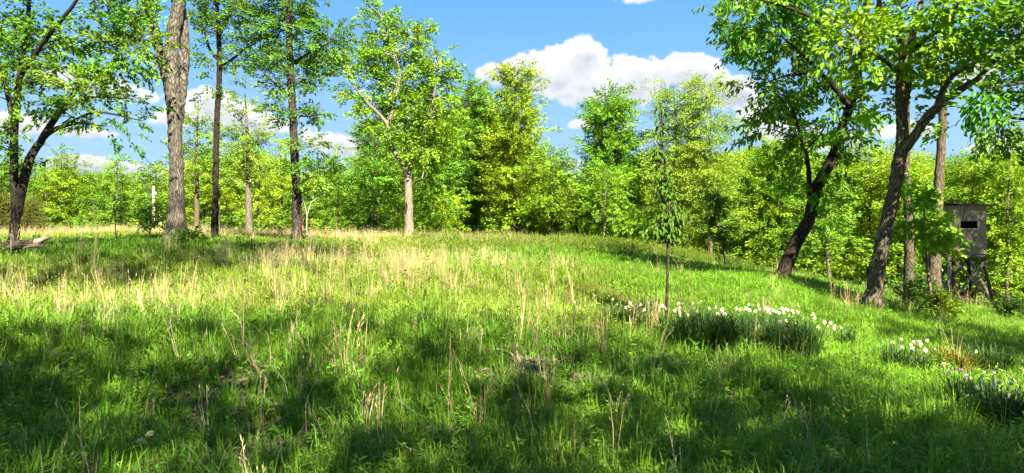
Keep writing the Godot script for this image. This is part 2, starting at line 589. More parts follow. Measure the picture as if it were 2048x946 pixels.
func stick(raw: Array, radii: Array, d: float, origin: Vector3) -> Array:
	return [line_of(raw, d, origin), PackedFloat32Array(radii)]

# a whole tree from its top, width and kind, standing at photograph column px and depth d
func grown(called: String, label: String, group: String, px: float, d: float, top_py: float, half_px: float, low: float, o: Dictionary) -> Node3D:
	var base := G(px, d)
	var high := P(px, top_py, d).y - base.y
	var k := d / FOCAL
	rng.seed = int(o.get("seed", 1)) + 5000
	var lean: float = o.get("lean", 0.0)
	var pts := PackedVector3Array([Vector3.ZERO])
	var rads := PackedFloat32Array([o.get("radius", 0.15)])
	for i in range(1, 7):
		var f := i / 6.0
		pts.append(Vector3(lean * f * f * high + rr(-0.12, 0.12), high * 0.97 * f, rr(-0.12, 0.12)))
		rads.append(maxf(0.015, o.get("radius", 0.15) * (1.0 - 0.88 * f)))
	var masses := []
	var tiers := int(o.get("tiers", 7))
	var shape: String = o.get("shape", "oval")
	for i in tiers:
		var f := (i + 0.5) / tiers
		var w := 1.0
		if shape == "cone": w = lerpf(1.0, 0.26, pow(f, 1.1))
		elif shape == "oval": w = sqrt(maxf(0.06, 1.0 - pow(absf(f - 0.42) / 0.64, 2.2)))
		elif shape == "round": w = sqrt(maxf(0.05, 1.0 - pow((f - 0.48) / 0.6, 2.0)))
		var rx := maxf(0.25, half_px * k * w)
		var y := lerpf(low * high, high, f)
		for s in int(o.get("lobes", 2)):
			var a := rr(0.0, TAU)
			var c := Vector3(cos(a) * rx * 0.42 + lean * high * f * f, y + rr(-0.3, 0.3), sin(a) * rx * 0.42)
			var body := Vector3(rx * 0.62, maxf(0.25, (1.0 - low) * high / tiers * 0.62), rx * 0.62)
			masses.append([c, body, maxf(rx, 0.7) * (1.0 - low) * high / tiers * 4.6 * o.get("dens", 9.0) / float(o.get("lobes", 2))])
	return tree(called, label, "tree", group, base, [[pts, rads]], masses, o)

func _ready() -> void:
	var t0 := Time.get_ticks_msec()
	rng.seed = 1
	noise_a.seed = 5
	noise_a.noise_type = FastNoiseLite.TYPE_SIMPLEX_SMOOTH
	noise_a.frequency = 0.02
	noise_a.fractal_octaves = 5
	noise_b.seed = 9
	noise_b.noise_type = FastNoiseLite.TYPE_SIMPLEX_SMOOTH
	noise_b.frequency = 0.02
	noise_b.fractal_octaves = 3

	# camera
	var cam := Camera3D.new()
	cam.name = "camera"
	cam.position = Vector3(0, EYE, 0)
	cam.fov = rad_to_deg(2.0 * atan(473.0 / FOCAL))
	cam.near = 0.05
	cam.far = 2000.0
	add_child(cam)
	cam.current = true
	# sky, exposure
	var env := Environment.new()
	env.background_mode = Environment.BG_SKY
	env.sky = make_sky()
	env.background_energy_multiplier = 0.2
	env.tonemap_mode = Environment.TONE_MAPPER_LINEAR
	env.tonemap_exposure = 8.0
	env.sdfgi_enabled = true
	env.ssao_enabled = true
	env.ssil_enabled = true
	var around := WorldEnvironment.new()
	around.name = "surroundings"
	around.environment = env
	add_child(around)
	# sun, behind the camera and to the right
	var sun := DirectionalLight3D.new()
	sun.name = "sun"
	var az := deg_to_rad(23.0)
	var el := deg_to_rad(40.0)
	sun.look_at_from_position(Vector3.ZERO, -Vector3(sin(az) * cos(el), sin(el), cos(az) * cos(el)))
	sun.light_energy = 1.12
	sun.light_color = Color(1.0, 0.95, 0.86)
	sun.light_angular_distance = 0.53
	sun.shadow_enabled = true
	sun.sky_mode = DirectionalLight3D.SKY_MODE_LIGHT_ONLY
	add_child(sun)
	print("sky ", Time.get_ticks_msec() - t0)

	make_materials()
	make_sprays()
	survey()
	ground()
	print("ground ", Time.get_ticks_msec() - t0)
	old_trees()
	middle_trees()
	right_trees()
	shading_trees()
	saplings()
	print("trees ", Time.get_ticks_msec() - t0)
	woods()
	print("woods ", Time.get_ticks_msec() - t0)
	hunting_box()
	left_bits()
	daffodils()
	meadow()
	print("meadow ", Time.get_ticks_msec() - t0, " ", tallies)

# ------------------------------------------------------------------ ground
func ground() -> void:
	var n := 190
	var v := PackedVector3Array()
	var c := PackedColorArray()
	var ix := PackedInt32Array()
	for j in n + 1:
		var b := (float(j) / n - 0.5) * 2.0
		var z := -18.0 + sinh(b * 4.6) / sinh(4.6) * 700.0
		for i in n + 1:
			var a := (float(i) / n - 0.5) * 2.0
			var x := sinh(a * 4.6) / sinh(4.6) * 700.0
			v.append(Vector3(x, H(x, z), z))
			c.append(Color(1, 1, 1))
	for j in n:
		for i in n:
			var k := j * (n + 1) + i
			for q in [k, k + n + 1, k + 1, k + 1, k + n + 1, k + n + 2]:
				ix.append(q)
	var st := SurfaceTool.new()
	var arrays := []
	arrays.resize(Mesh.ARRAY_MAX)
	arrays[Mesh.ARRAY_VERTEX] = v
	arrays[Mesh.ARRAY_COLOR] = c
	arrays[Mesh.ARRAY_INDEX] = ix
	var raw := ArrayMesh.new()
	raw.add_surface_from_arrays(Mesh.PRIMITIVE_TRIANGLES, arrays)
	st.create_from(raw, 0)
	st.generate_normals()
	var m := st.commit()
	m.surface_set_material(0, mat.soil)
	var g := part("ground", m, self, "structure")
	g.set_meta("label", "grassy ground rising left to a low crest and falling away on the right")

# ------------------------------------------------------------------ the old trees on the left
func old_trees() -> void:
	var d := 18.0
	var b := G(25, d)
	tree("twin_stem_oak", "dark twin-stemmed tree at the far left with a pale stake against its foot", "tree", "", b, [
		[PackedVector3Array([Vector3.ZERO, P(31, 420, d) - b, P(28, 330, d) - b, P(30, 240, d) - b, P(42, 140, d) - b, P(55, 40, d) - b, P(62, -70, d) - b]), PackedFloat32Array([0.11, 0.10, 0.09, 0.082, 0.07, 0.055, 0.03])],
		stick([28, 470, .0, 37, 415, .0, 46, 370, .0, 60, 318, .1, 84, 278, .2, 118, 225, .3, 160, 175, .3, 230, 130, .2, 297, 85, .0], [.09, .10, .105, .10, .088, .07, .052, .038, .02], d, b),
		stick([84, 278, .2, 100, 264, .1, 128, 252, -.1, 160, 246, -.2, 205, 252, -.3], [.075, .065, .05, .035, .015], d, b),
		stick([118, 225, .3, 180, 195, -.2, 268, 198, -.5], [.05, .035, .012], d, b),
		stick([42, 150, .0, 90, 80, -.4, 151, 3, -.8, 180, -60, -1.0], [.07, .055, .04, .02], d, b),
		stick([30, 250, .0, 8, 160, .3, -20, 60, .5], [.07, .05, .02], d, b),
		stick([128, 252, -.1, 190, 225, -.6, 286, 242, -1.0], [.035, .025, .01], d, b)],
		bodies([[18, 70, 55, 75], [30, 190, 45, 45, -1.0], [75, 130, 60, 40, -1.2], [70, 40, 55, 45], [150, 165, 60, 38, -.8], [200, 150, 45, 36], [165, 225, 60, 22, -.8], [240, 150, 55, 40], [255, 200, 60, 26], [290, 240, 40, 22], [262, 272, 36, 12], [130, 70, 55, 50], [200, 50, 55, 46], [262, 60, 52, 44],
			[282, 112, 30, 40], [20, 270, 34, 34, -.6], [95, 215, 45, 24, -1.2], [-40, 120, 60, 120], [-30, 260, 40, 40], [40, -60, 130, 60], [220, -40, 120, 50], [24, 330, 16, 14]], d, b, 21.0),
		{"seed": 101, "near": true, "bark": Color(0.085, 0.075, 0.065), "leaf": Color(0.075, 0.155, 0.012), "spray": "oak", "vary": 0.25, "first_bough": 2.5, "each": 8, "spread": 0.34, "flat": 0.5, "stems": 2, "flare": 0.4})
	d = 20.0
	b = G(351, d)
	tree("three_stem_oak", "massive grey furrowed trunk dividing into three stems, left of the meadow", "tree", "", b, [
		[PackedVector3Array([Vector3.ZERO, P(353, 440, d) - b, P(353, 340, d) - b, P(350, 260, d) - b, P(350, 212, d) - b]), PackedFloat32Array([0.25, 0.215, 0.18, 0.175, 0.19])],
		stick([350, 285, .0, 347, 235, .0, 337, 172, .1, 326, 130, .1, 308, 55, .1, 288, -10, .0, 270, -80, .0], [.10, .145, .135, .125, .12, .105, .08], d, b),
		stick([351, 275, .0, 349, 225, -.05, 345, 160, -.1, 344, 85, -.1, 358, 5, -.15, 366, -90, -.2], [.15, .19, .18, .175, .165, .13], d, b),
		stick([352, 285, .0, 356, 235, .05, 363, 175, .15, 369, 110, .2, 366, 40, .25, 352, -60, .3], [.10, .145, .14, .135, .125, .1], d, b),
		stick([308, 55, .1, 270, 20, -.4, 215, 12, -.8], [.06, .045, .02], d, b)],
		bodies([[270, 30, 40, 34, -.6], [245, 62, 40, 30, -.8], [225, 15, 40, 30], [395, 10, 24, 16, .8], [350, -110, 150, 50], [250, -60, 110, 44], [460, -90, 90, 50]], d, b, 22.0),
		{"seed": 102, "near": true, "bark": Color(0.225, 0.218, 0.205), "leaf": Color(0.095, 0.185, 0.012), "spray": "oak", "vary": 0.2, "first_bough": 3.5, "each": 8, "spread": 0.34, "stems": 4, "flare": 0.3, "root": 0.55, "rough": 0.17, "step": 0.08})
	d = 28.0
	b = G(429, d)
	tree("slender_dark_tree", "slender dark straight trunk just right of the massive three-stemmed oak", "tree", "", b, [
		[PackedVector3Array([Vector3.ZERO, P(431, 380, d) - b, P(433, 260, d) - b, P(439, 135, d) - b, P(436, 50, d) - b, P(430, -60, d) - b]), PackedFloat32Array([0.13, 0.115, 0.105, 0.095, 0.08, 0.05])],
		stick([439, 132, .0, 465, 118, -.2, 490, 98, -.3, 512, 86, -.4], [.06, .05, .04, .02], d, b),
		stick([439, 122, .0, 420, 100, .2, 412, 72, .3, 402, 40, .4], [.06, .05, .035, .015], d, b),
		stick([437, 75, .0, 455, 40, .1, 480, -10, .2], [.06, .045, .02], d, b)],
		bodies([[432, 30, 36, 36], [408, 40, 26, 40], [480, 30, 36, 34], [505, 70, 26, 26], [478, 82, 26, 18], [420, 105, 24, 20], [452, 118, 26, 14], [498, 118, 22, 18], [430, 172, 16, 10], [450, -40, 70, 40], [405, 140, 16, 10]], d, b, 30.0),
		{"seed": 103, "near": true, "bark": Color(0.065, 0.055, 0.045), "leaf": Color(0.075, 0.15, 0.012), "spray": "oak", "size": 0.95, "vary": 0.18, "first_bough": 6.0, "each": 9, "spread": 0.4, "flare": 0.2})
	d = 26.0
	b = G(594, d)
	tree("tall_dark_oak", "tall straight oak with dark tiered foliage beside the rusty stakes", "tree", "", b, [
		[PackedVector3Array([Vector3.ZERO, P(593, 400, d) - b, P(589, 300, d) - b, P(583, 170, d) - b, P(577, 30, d) - b, P(574, -90, d) - b]), PackedFloat32Array([0.175, 0.155, 0.14, 0.125, 0.10, 0.06])],
		stick([588, 385, .0, 606, 362, -.2, 640, 350, -.4], [.05, .035, .015], d, b),
		stick([586, 230, .0, 615, 232, -.2, 650, 228, -.4], [.05, .035, .012], d, b),
		stick([582, 190, .0, 552, 168, -.2, 520, 140, -.4], [.05, .035, .012], d, b),
		stick([580, 130, .0, 620, 105, -.3, 670, 80, -.6], [.055, .04, .015], d, b)],
		bodies([[545, 50, 42, 36], [615, 30, 46, 40], [655, 95, 38, 34, -.5], [548, 125, 44, 30], [600, 110, 44, 30], [625, 165, 40, 22], [560, 170, 40, 18], [568, 222, 42, 16], [632, 228, 34, 11], [600, 235, 34, 14], [612, 282, 36, 16], [650, 318, 40, 22, -.5], [612, 335, 36, 18], [622, 370, 34, 10],
			[525, 95, 22, 26], [670, 60, 30, 26, -.5], [530, 20, 36, 30], [590, -50, 90, 50], [655, 145, 22, 14], [668, 345, 22, 12]], d, b, 38.0),
		{"seed": 104, "near": true, "bark": Color(0.115, 0.105, 0.10), "leaf": Color(0.062, 0.135, 0.013), "spray": "oak", "size": 0.95, "vary": 0.18, "first_bough": 1.5, "each": 9, "spread": 0.42, "flat": 0.3, "flare": 0.25, "climb": 0.8})
	d = 45.0
	b = G(498, d)
	tree("pale_trunk_tree", "pale grey trunk with thin sparse foliage between the slender dark trunk and the tall oak", "tree", "", b, [
		[PackedVector3Array([Vector3.ZERO, P(497, 385, d) - b, P(495, 290, d) - b, P(490, 185, d) - b]), PackedFloat32Array([0.24, 0.17, 0.12, 0.03])]],
		bodies([[488, 190, 24, 20], [500, 225, 26, 22], [492, 265, 40, 18], [515, 285, 40, 22], [470, 300, 34, 22], [510, 330, 50, 24], [470, 350, 40, 20], [535, 320, 26, 20]], d, b, 9.0),
		{"seed": 105, "bark": Color(0.36, 0.33, 0.29), "bark_kind": "bark_fine", "leaf": Color(0.13, 0.20, 0.02), "spray": "mid", "vary": 0.16, "each": 7, "flare": 0.15})
	d = 48.0
	b = G(393, d)
	tree("pale_trunk_tree", "light brown trunk showing in the gap just right of the massive oak", "tree", "", b, [
		[PackedVector3Array([Vector3.ZERO, P(394, 390, d) - b, P(393, 300, d) - b, P(396, 215, d) - b]), PackedFloat32Array([0.19, 0.15, 0.1, 0.03])]],
		bodies([[392, 225, 34, 26], [408, 262, 40, 26], [382, 290, 36, 24], [410, 320, 46, 28], [385, 350, 40, 24], [450, 270, 30, 30], [440, 330, 40, 30]], d, b, 9.0),
		{"seed": 106, "bark": Color(0.30, 0.25, 0.19), "bark_kind": "bark_fine", "leaf": Color(0.125, 0.21, 0.018), "spray": "mid", "vary": 0.16, "each": 7, "flare": 0.15})

func middle_trees() -> void:
	var d := 37.0
	var b := G(817, d)
	tree("forked_pale_tree", "pale-barked forked tree with a broken stub standing on the crest mid-meadow", "tree", "", b, [
		[PackedVector3Array([Vector3.ZERO, P(818, 430, d) - b, P(817, 380, d) - b, P(816, 332, d) - b]), PackedFloat32Array([0.25, 0.20, 0.185, 0.20])],
		stick([815, 342, .0, 800, 318, -.1, 786, 297, -.2, 775, 250, -.3, 758, 228, -.5, 736, 207, -.7, 710, 175, -.9, 687, 145, -1.0], [.15, .13, .115, .095, .08, .065, .045, .02], d, b),
		stick([817, 340, .0, 812, 290, .2, 810, 247, .3, 802, 187, .4, 808, 130, .5, 815, 60, .5], [.14, .11, .1, .085, .06, .02], d, b),
		stick([776, 252, -.3, 790, 200, -.4, 799, 143, -.5, 780, 85, -.6, 765, 35, -.6], [.085, .07, .055, .035, .015], d, b),
		stick([822, 338, .0, 832, 312, -.2, 845, 290, -.4, 862, 222, -.6, 872, 160, -.7, 879, 105, -.8], [.10, .085, .075, .055, .04, .015], d, b),
		stick([826, 368, -.1, 836, 361, -.5, 844, 357, -.9], [.06, .05, .042], d, b)],
		bodies([[760, 40, 30, 22], [790, 60, 34, 28], [838, 75, 26, 34], [745, 95, 34, 32], [795, 110, 44, 30], [850, 130, 38, 36], [715, 140, 30, 30], [775, 160, 46, 32], [830, 180, 42, 32], [880, 165, 22, 36], [728, 190, 28, 28], [740, 235, 26, 22], [785, 220, 36, 26], [845, 235, 48, 32], [890, 230, 22, 40],
			[815, 275, 40, 26], [870, 290, 44, 36], [850, 325, 36, 22], [735, 215, 24, 20], [760, 270, 26, 16], [692, 130, 20, 18], [865, 200, 26, 30], [895, 275, 30, 30], [790, 250, 24, 20], [885, 120, 14, 24]], d, b, 19.0),
		{"seed": 201, "near": true, "bark": Color(0.52, 0.475, 0.41), "bark_kind": "bark_fine", "leaf": Color(0.115, 0.205, 0.014), "spray": "broad", "size": 1.25, "vary": 0.14, "first_bough": 4.0, "each": 7, "spread": 0.4, "stems": 5, "flare": 0.2, "rough": 0.12, "step": 0.3})
	# the hollow with its dark lip on the pale trunk
	var t: Node3D = get_node("forked_pale_tree")
	var hole := Shape.new()
	var hp := P(815, 415, d) - b + Vector3(-0.03, 0, 0.165)
	for s in 8:
		var a := TAU * s / 8.0
		var a2 := TAU * (s + 1) / 8.0
		hole.tri(hp, hp + Vector3(cos(a2) * 0.06, sin(a2) * 0.28, 0.03), hp + Vector3(cos(a) * 0.06, sin(a) * 0.28, 0.03), Color(0.03, 0.025, 0.02))
	part("hollow", hole.commit(mat.stick), t)

	var yellow := Color(0.15, 0.225, 0.013)
	grown("yellow_green_tree", "tall yellow-green spire-shaped tree right of the pale forked tree", "", 1034, 50, 128, 92, 0.08, {"seed": 211, "radius": 0.2, "shape": "cone", "tiers": 12, "lobes": 3, "leaf": yellow, "spray": "mid", "dens": 15.0, "bark": Color(0.22, 0.17, 0.11), "size": 1.1, "flat": 0.22, "each": 7, "climb": 0.5})
	grown("green_wood_tree", "broad green tree filling the gap between the pale forked tree and the yellow-green spire", "", 935, 56, 165, 72, 0.06, {"seed": 212, "radius": 0.24, "shape": "oval", "tiers": 10, "lobes": 3, "leaf": Color(0.075, 0.165, 0.016), "spray": "far", "dens": 7.5, "size": 0.85, "each": 7})
	grown("green_wood_tree", "deep green tree close behind the pale forked tree, its trunk hidden by leaves", "", 868, 46, 225, 50, 0.05, {"seed": 213, "radius": 0.18, "tiers": 8, "lobes": 3, "leaf": Color(0.075, 0.165, 0.012), "spray": "mid", "dens": 12.0, "each": 7})
	grown("green_wood_tree", "shaded green tree left of the pale forked tree with low dark boughs", "", 752, 48, 262, 52, 0.06, {"seed": 214, "radius": 0.17, "tiers": 8, "lobes": 3, "leaf": Color(0.08, 0.175, 0.014), "spray": "mid", "dens": 12.0, "each": 7})
	grown("round_topped_tree", "tall round-topped green tree standing alone above the wood, left of the sapling", "", 1232, 48, 186, 68, 0.10, {"seed": 215, "radius": 0.2, "shape": "round", "tiers": 9, "lobes": 3, "leaf": Color(0.095, 0.20, 0.014), "spray": "mid", "dens": 17.0, "bark": Color(0.12, 0.10, 0.08), "each": 8, "size": 1.1})
	grown("thin_leaved_tree", "tall thin-leaved pale tree directly behind the leafy sapling", "", 1350, 46, 165, 48, 0.18, {"seed": 216, "radius": 0.17, "shape": "oval", "tiers": 9, "lobes": 3, "leaf": Color(0.15, 0.225, 0.035), "spray": "small", "dens": 18.0, "bark": Color(0.2, 0.17, 0.14), "each": 7, "size": 1.2})
	grown("spire_tree", "slim tree with a pale trunk and layered light boughs right of the sapling", "", 1419, 45, 163, 62, 0.20, {"seed": 217, "radius": 0.17, "shape": "cone", "tiers": 13, "lobes": 3, "leaf": Color(0.15, 0.23, 0.022), "spray": "small", "dens": 22.0, "bark": Color(0.34, 0.29, 0.22), "bark_kind": "bark_fine", "each": 7, "size": 1.2, "flat": 0.15, "climb": 0.4})
	grown("green_wood_tree", "low green tree beneath and left of the round-topped tree", "", 1150, 50, 335, 55, 0.1, {"seed": 218, "radius": 0.14, "tiers": 6, "lobes": 3, "leaf": Color(0.105, 0.20, 0.014), "spray": "mid", "dens": 11.0, "each": 7})
	grown("pale_post_tree", "thin pale straight trunk at the wood edge left of the round-topped tree's trunk", "", 1208, 44, 330, 40, 0.42, {"seed": 219, "radius": 0.09, "tiers": 4, "lobes": 2, "leaf": Color(0.11, 0.205, 0.014), "spray": "mid", "dens": 11.0, "each": 7, "bark": Color(0.50, 0.46, 0.38), "bark_kind": "bark_fine", "flare": 0.0})
	grown("dark_trunk_tree", "dark slim trunk under green leaves right of the yellow-green spire", "", 1103, 47, 300, 46, 0.3, {"seed": 220, "radius": 0.11, "tiers": 6, "lobes": 2, "leaf": Color(0.12, 0.205, 0.013), "spray": "mid", "dens": 11.0, "each": 7, "bark": Color(0.12, 0.10, 0.085)})
	grown("yellow_green_tree", "small yellow-green tree at the foot of the spire-shaped tree", "", 1075, 52, 335, 46, 0.08, {"seed": 221, "radius": 0.12, "tiers": 6, "lobes": 3, "leaf": yellow, "spray": "mid", "dens": 11.0, "each": 7})
	grown("bright_green_tree", "full bright green tree left of the leaning trunk", "", 1540, 50, 282, 62, 0.05, {"seed": 222, "radius": 0.17, "shape": "round", "tiers": 8, "lobes": 3, "leaf": Color(0.12, 0.215, 0.012), "spray": "mid", "dens": 12.0, "each": 7, "bark": Color(0.12, 0.10, 0.08)})
	grown("small_lime_tree", "low lime-green sapling leaning against the foot of the pale forked tree", "", 790, 40, 400, 22, 0.1, {"seed": 223, "radius": 0.04, "tiers": 4, "lobes": 2, "leaf": Color(0.165, 0.235, 0.01), "spray": "broad", "dens": 14.0, "each": 6, "flare": 0.0})
	grown("small_lime_tree", "low lime-green bush right of the pale forked tree's foot", "", 893, 42, 385, 32, 0.05, {"seed": 224, "radius": 0.04, "tiers": 4, "lobes": 2, "leaf": Color(0.15, 0.235, 0.01), "spray": "broad", "dens": 12.0, "each": 6, "flare": 0.0})

func right_trees() -> void:
	var d := 18.5
	var b := G(1561, d)
	tree("leaning_hickory", "dark leaning trunk sweeping up to the right with drooping dark leaves", "tree", "", b, [
		[PackedVector3Array([Vector3.ZERO, P(1588, 492, d) - b, P(1615, 444, d) - b, P(1634, 374, d) - b, P(1664, 317, d) - b, P(1684, 254, d) - b, P(1708, 190, d) - b, P(1722, 110, d) - b, P(1735, 10, d) - b, P(1745, -90, d) - b]), PackedFloat32Array([0.165, 0.155, 0.148, 0.138, 0.125, 0.11, 0.095, 0.08, 0.06, 0.03])],
		stick([1622, 412, .0, 1618, 360, -.2, 1614, 315, -.3, 1596, 254, -.5, 1580, 200, -.6], [.07, .06, .05, .035, .015], d, b),
		stick([1700, 212, .0, 1684, 196, -.3, 1660, 165, -.6, 1640, 146, -.8, 1615, 118, -1.0, 1560, 70, -1.2], [.08, .07, .06, .05, .035, .015], d, b),
		stick([1640, 146, -.8, 1580, 150, -1.2, 1520, 170, -1.5], [.035, .025, .01], d, b),
		stick([1718, 130, .0, 1660, 60, -.6, 1590, 20, -1.0, 1480, -10, -1.2], [.06, .05, .035, .015], d, b),
		stick([1610, 300, -.3, 1640, 270, -.6, 1660, 230, -.8], [.03, .02, .01], d, b)],
		bodies([[1466, 22, 34, 26], [1460, 82, 26, 16], [1510, 40, 44, 34], [1500, 108, 40, 22], [1488, 160, 40, 18], [1560, 30, 50, 36], [1560, 105, 50, 34], [1550, 165, 44, 26], [1530, 222, 42, 22], [1585, 190, 46, 34], [1640, 90, 50, 44], [1640, 25, 54, 34], [1660, 165, 44, 30], [1690, 235, 34, 20], [1590, 258, 50, 20],
			[1590, 318, 32, 26], [1640, 268, 36, 18], [1716, 262, 30, 16], [1725, 300, 20, 9], [1655, 392, 26, 12], [1598, 372, 34, 16], [1660, 345, 18, 10], [1620, -60, 180, 50], [1725, 205, 26, 26], [1510, 262, 24, 12]], d, b, 34.0),
		{"seed": 301, "single": 220, "near": true, "bark": Color(0.075, 0.06, 0.05), "leaf": Color(0.075, 0.165, 0.012), "spray": "hang", "vary": 0.24, "first_bough": 2.5, "each": 7, "spread": 0.33, "flat": 0.55, "stems": 1, "flare": 0.05, "root": 0.3, "rough": 0.26, "step": 0.08, "lift": -0.35})
	d = 15.7
	b = G(1742, d)
	tree("forked_hickory", "thick rough trunk with sun-dappled bark that forks wide above the daffodils", "tree", "", b, [
		[PackedVector3Array([Vector3.ZERO, P(1752, 560, d) - b, P(1766, 480, d) - b, P(1784, 400, d) - b, P(1800, 320, d) - b, P(1807, 285, d) - b]), PackedFloat32Array([0.172, 0.15, 0.142, 0.135, 0.13, 0.14])],
		stick([1806, 292, .0, 1803, 230, .1, 1801, 176, .1, 1806, 110, .1, 1800, 72, .0, 1780, 44, -.1, 1762, 20, -.2, 1750, -60, -.3], [.13, .115, .105, .09, .08, .06, .05, .03], d, b),
		stick([1804, 225, .1, 1814, 170, .3, 1821, 100, .4, 1830, 45, .5, 1845, -10, .6, 1850, -80, .6], [.1, .09, .08, .065, .05, .03], d, b),
		stick([1812, 296, -.1, 1830, 272, -.3, 1856, 233, -.5, 1890, 202, -.7, 1917, 182, -.8, 1955, 158, -1.0, 1978, 132, -1.2, 2038, 86, -1.4], [.105, .10, .09, .08, .072, .058, .045, .02], d, b),
		stick([1870, 220, -.6, 1884, 185, -.4, 1905, 152, -.3, 1964, 115, -.1, 2000, 60, .0], [.06, .055, .048, .035, .015], d, b),
		stick([1806, 110, .1, 1850, 80, -.6, 1905, 30, -1.2, 1930, -30, -1.4], [.06, .05, .035, .02], d, b),
		stick([1803, 150, .1, 1760, 115, -.6, 1710, 90, -1.2], [.05, .035, .015], d, b)],
		bodies([[1690, 35, 46, 30, -1.2], [1740, 50, 44, 32, -1.0], [1800, 25, 40, 26, -1.2], [1860, 45, 46, 32, -1.0], [1920, 40, 46, 32, -1.2], [1985, 45, 46, 36, -1.2], [2035, 30, 36, 36, -1.0], [1735, 110, 40, 30, -.6], [1690, 105, 36, 28, -1.2], [1775, 150, 30, 22], [1850, 115, 36, 24, -.6], [1905, 95, 42, 26, -1.0], [1960, 95, 40, 24, -1.0],
			[2015, 95, 36, 22, -1.0], [1855, 165, 34, 18], [1900, 140, 32, 16], [1750, 185, 34, 24, .5], [1990, 135, 36, 14, -1.0], [1760, 232, 30, 16, .6], [1830, 205, 22, 16, .5], [1840, -60, 200, 50], [1670, -50, 90, 50]], d, b, 40.0),
		{"seed": 302, "single": 220, "near": true, "bark": Color(0.22, 0.20, 0.165), "leaf": Color(0.12, 0.225, 0.012), "spray": "fan", "size": 0.9, "vary": 0.22, "first_bough": 3.0, "each": 7, "spread": 0.32, "flat": 0.5, "stems": 4, "flare": 0.2, "root": 0.4, "rough": 0.26, "step": 0.08})
	d = 20.0
	b = G(1818, d)
	tree("slim_grey_tree", "slim straight grey trunk directly behind the forked hickory", "tree", "", b, [
		[PackedVector3Array([Vector3.ZERO, P(1818, 480, d) - b, P(1814, 360, d) - b, P(1812, 250, d) - b, P(1820, 60, d) - b]), PackedFloat32Array([0.14, 0.12, 0.105, 0.09, 0.03])]],
		bodies([[1800, 150, 40, 40], [1840, 80, 60, 40], [1780, 60, 50, 40]], d, b, 14.0),
		{"seed": 303, "near": true, "bark": Color(0.22, 0.19, 0.15), "leaf": Color(0.075, 0.155, 0.012), "spray": "broad", "first_bough": 5.0, "each": 7, "flare": 0.3, "stems": 1})
	d = 22.0
	b = G(1866, d)
	tree("grey_brown_tree", "straight grey-brown trunk between the forked hickory and the hunting box", "tree", "", b, [
		[PackedVector3Array([Vector3.ZERO, P(1870, 500, d) - b, P(1876, 390, d) - b, P(1883, 290, d) - b, P(1888, 180, d) - b, P(1895, 40, d) - b]), PackedFloat32Array([0.19, 0.165, 0.14, 0.12, 0.1, 0.04])]],
		bodies([[1900, 120, 50, 40], [1870, 60, 60, 40], [1925, 160, 34, 26], [1865, 240, 20, 14]], d, b, 14.0),
		{"seed": 304, "near": true, "bark": Color(0.26, 0.225, 0.18), "leaf": Color(0.075, 0.155, 0.012), "spray": "broad", "first_bough": 5.5, "each": 7, "flare": 0.3, "stems": 1})
	d = 17.5
	b = G(1868, d)
	tree("understory_sapling", "bright broad-leaved young tree with a crooked pale stem in front of the hunting box", "tree", "", b, [
		[PackedVector3Array([Vector3.ZERO, P(1860, 575, d) - b, P(1853, 520, d) - b, P(1848, 450, d) - b, P(1852, 370, d) - b]), PackedFloat32Array([0.04, 0.036, 0.03, 0.022, 0.008])],
		stick([1850, 470, .0, 1866, 430, -.4, 1890, 405, -.8], [.018, .012, .005], d, b),
		stick([1850, 480, .0, 1830, 440, -.1, 1815, 400, -.2], [.018, .012, .005], d, b)],
		bodies([[1850, 372, 34, 18], [1878, 393, 22, 12, -.6], [1835, 405, 30, 24], [1862, 428, 34, 20, -.4], [1830, 455, 26, 24], [1858, 480, 34, 24], [1840, 515, 26, 18], [1875, 462, 24, 14, -.5], [1815, 380, 20, 20]], d, b, 34.0),
		{"seed": 305, "single": 120, "near": true, "bark": Color(0.34, 0.29, 0.23), "bark_kind": "bark_fine", "leaf": Color(0.115, 0.225, 0.01), "spray": "fan", "size": 0.95, "vary": 0.2, "first_bough": 1.2, "each": 6, "spread": 0.3, "flat": 0.35, "flare": 0.1, "climb": 0.4})
	# the tree outside the frame on the right whose boughs hang into the picture
	d = 13.0
	b = G(2230, d)
	tree("overhanging_tree", "dark leafy boughs reaching in from the right edge above the hunting box", "tree", "", b, [
		[PackedVector3Array([Vector3.ZERO, P(2228, 400, d) - b, P(2235, 200, d) - b, P(2225, 0, d) - b, P(2220, -300, d) - b]), PackedFloat32Array([0.24, 0.21, 0.18, 0.15, 0.05])],
		stick([2232, 260, .0, 2150, 190, -.2, 2070, 165, -.3, 1990, 175, -.3], [.09, .06, .04, .012], d, b),
		stick([2232, 330, .0, 2140, 270, .2, 2060, 240, .3, 1975, 235, .4], [.07, .05, .03, .01], d, b),
		stick([2230, 120, .0, 2140, 80, .0, 2060, 60, .0], [.08, .05, .02], d, b)],
		bodies([[2020, 165, 50, 16], [1985, 205, 34, 12], [2000, 240, 36, 10], [2035, 215, 30, 18], [2060, 120, 40, 30], [2030, 275, 22, 10], [1975, 290, 16, 8, .5], [2110, 60, 80, 60], [2100, 200, 60, 60], [2180, -60, 150, 90], [2250, 120, 130, 120], [2150, 290, 60, 30]], d, b, 34.0),
		{"seed": 306, "near": true, "bark": Color(0.14, 0.12, 0.10), "leaf": Color(0.07, 0.15, 0.013), "spray": "broad", "vary": 0.2, "first_bough": 2.0, "each": 7, "spread": 0.3, "flat": 0.35, "stems": 1})

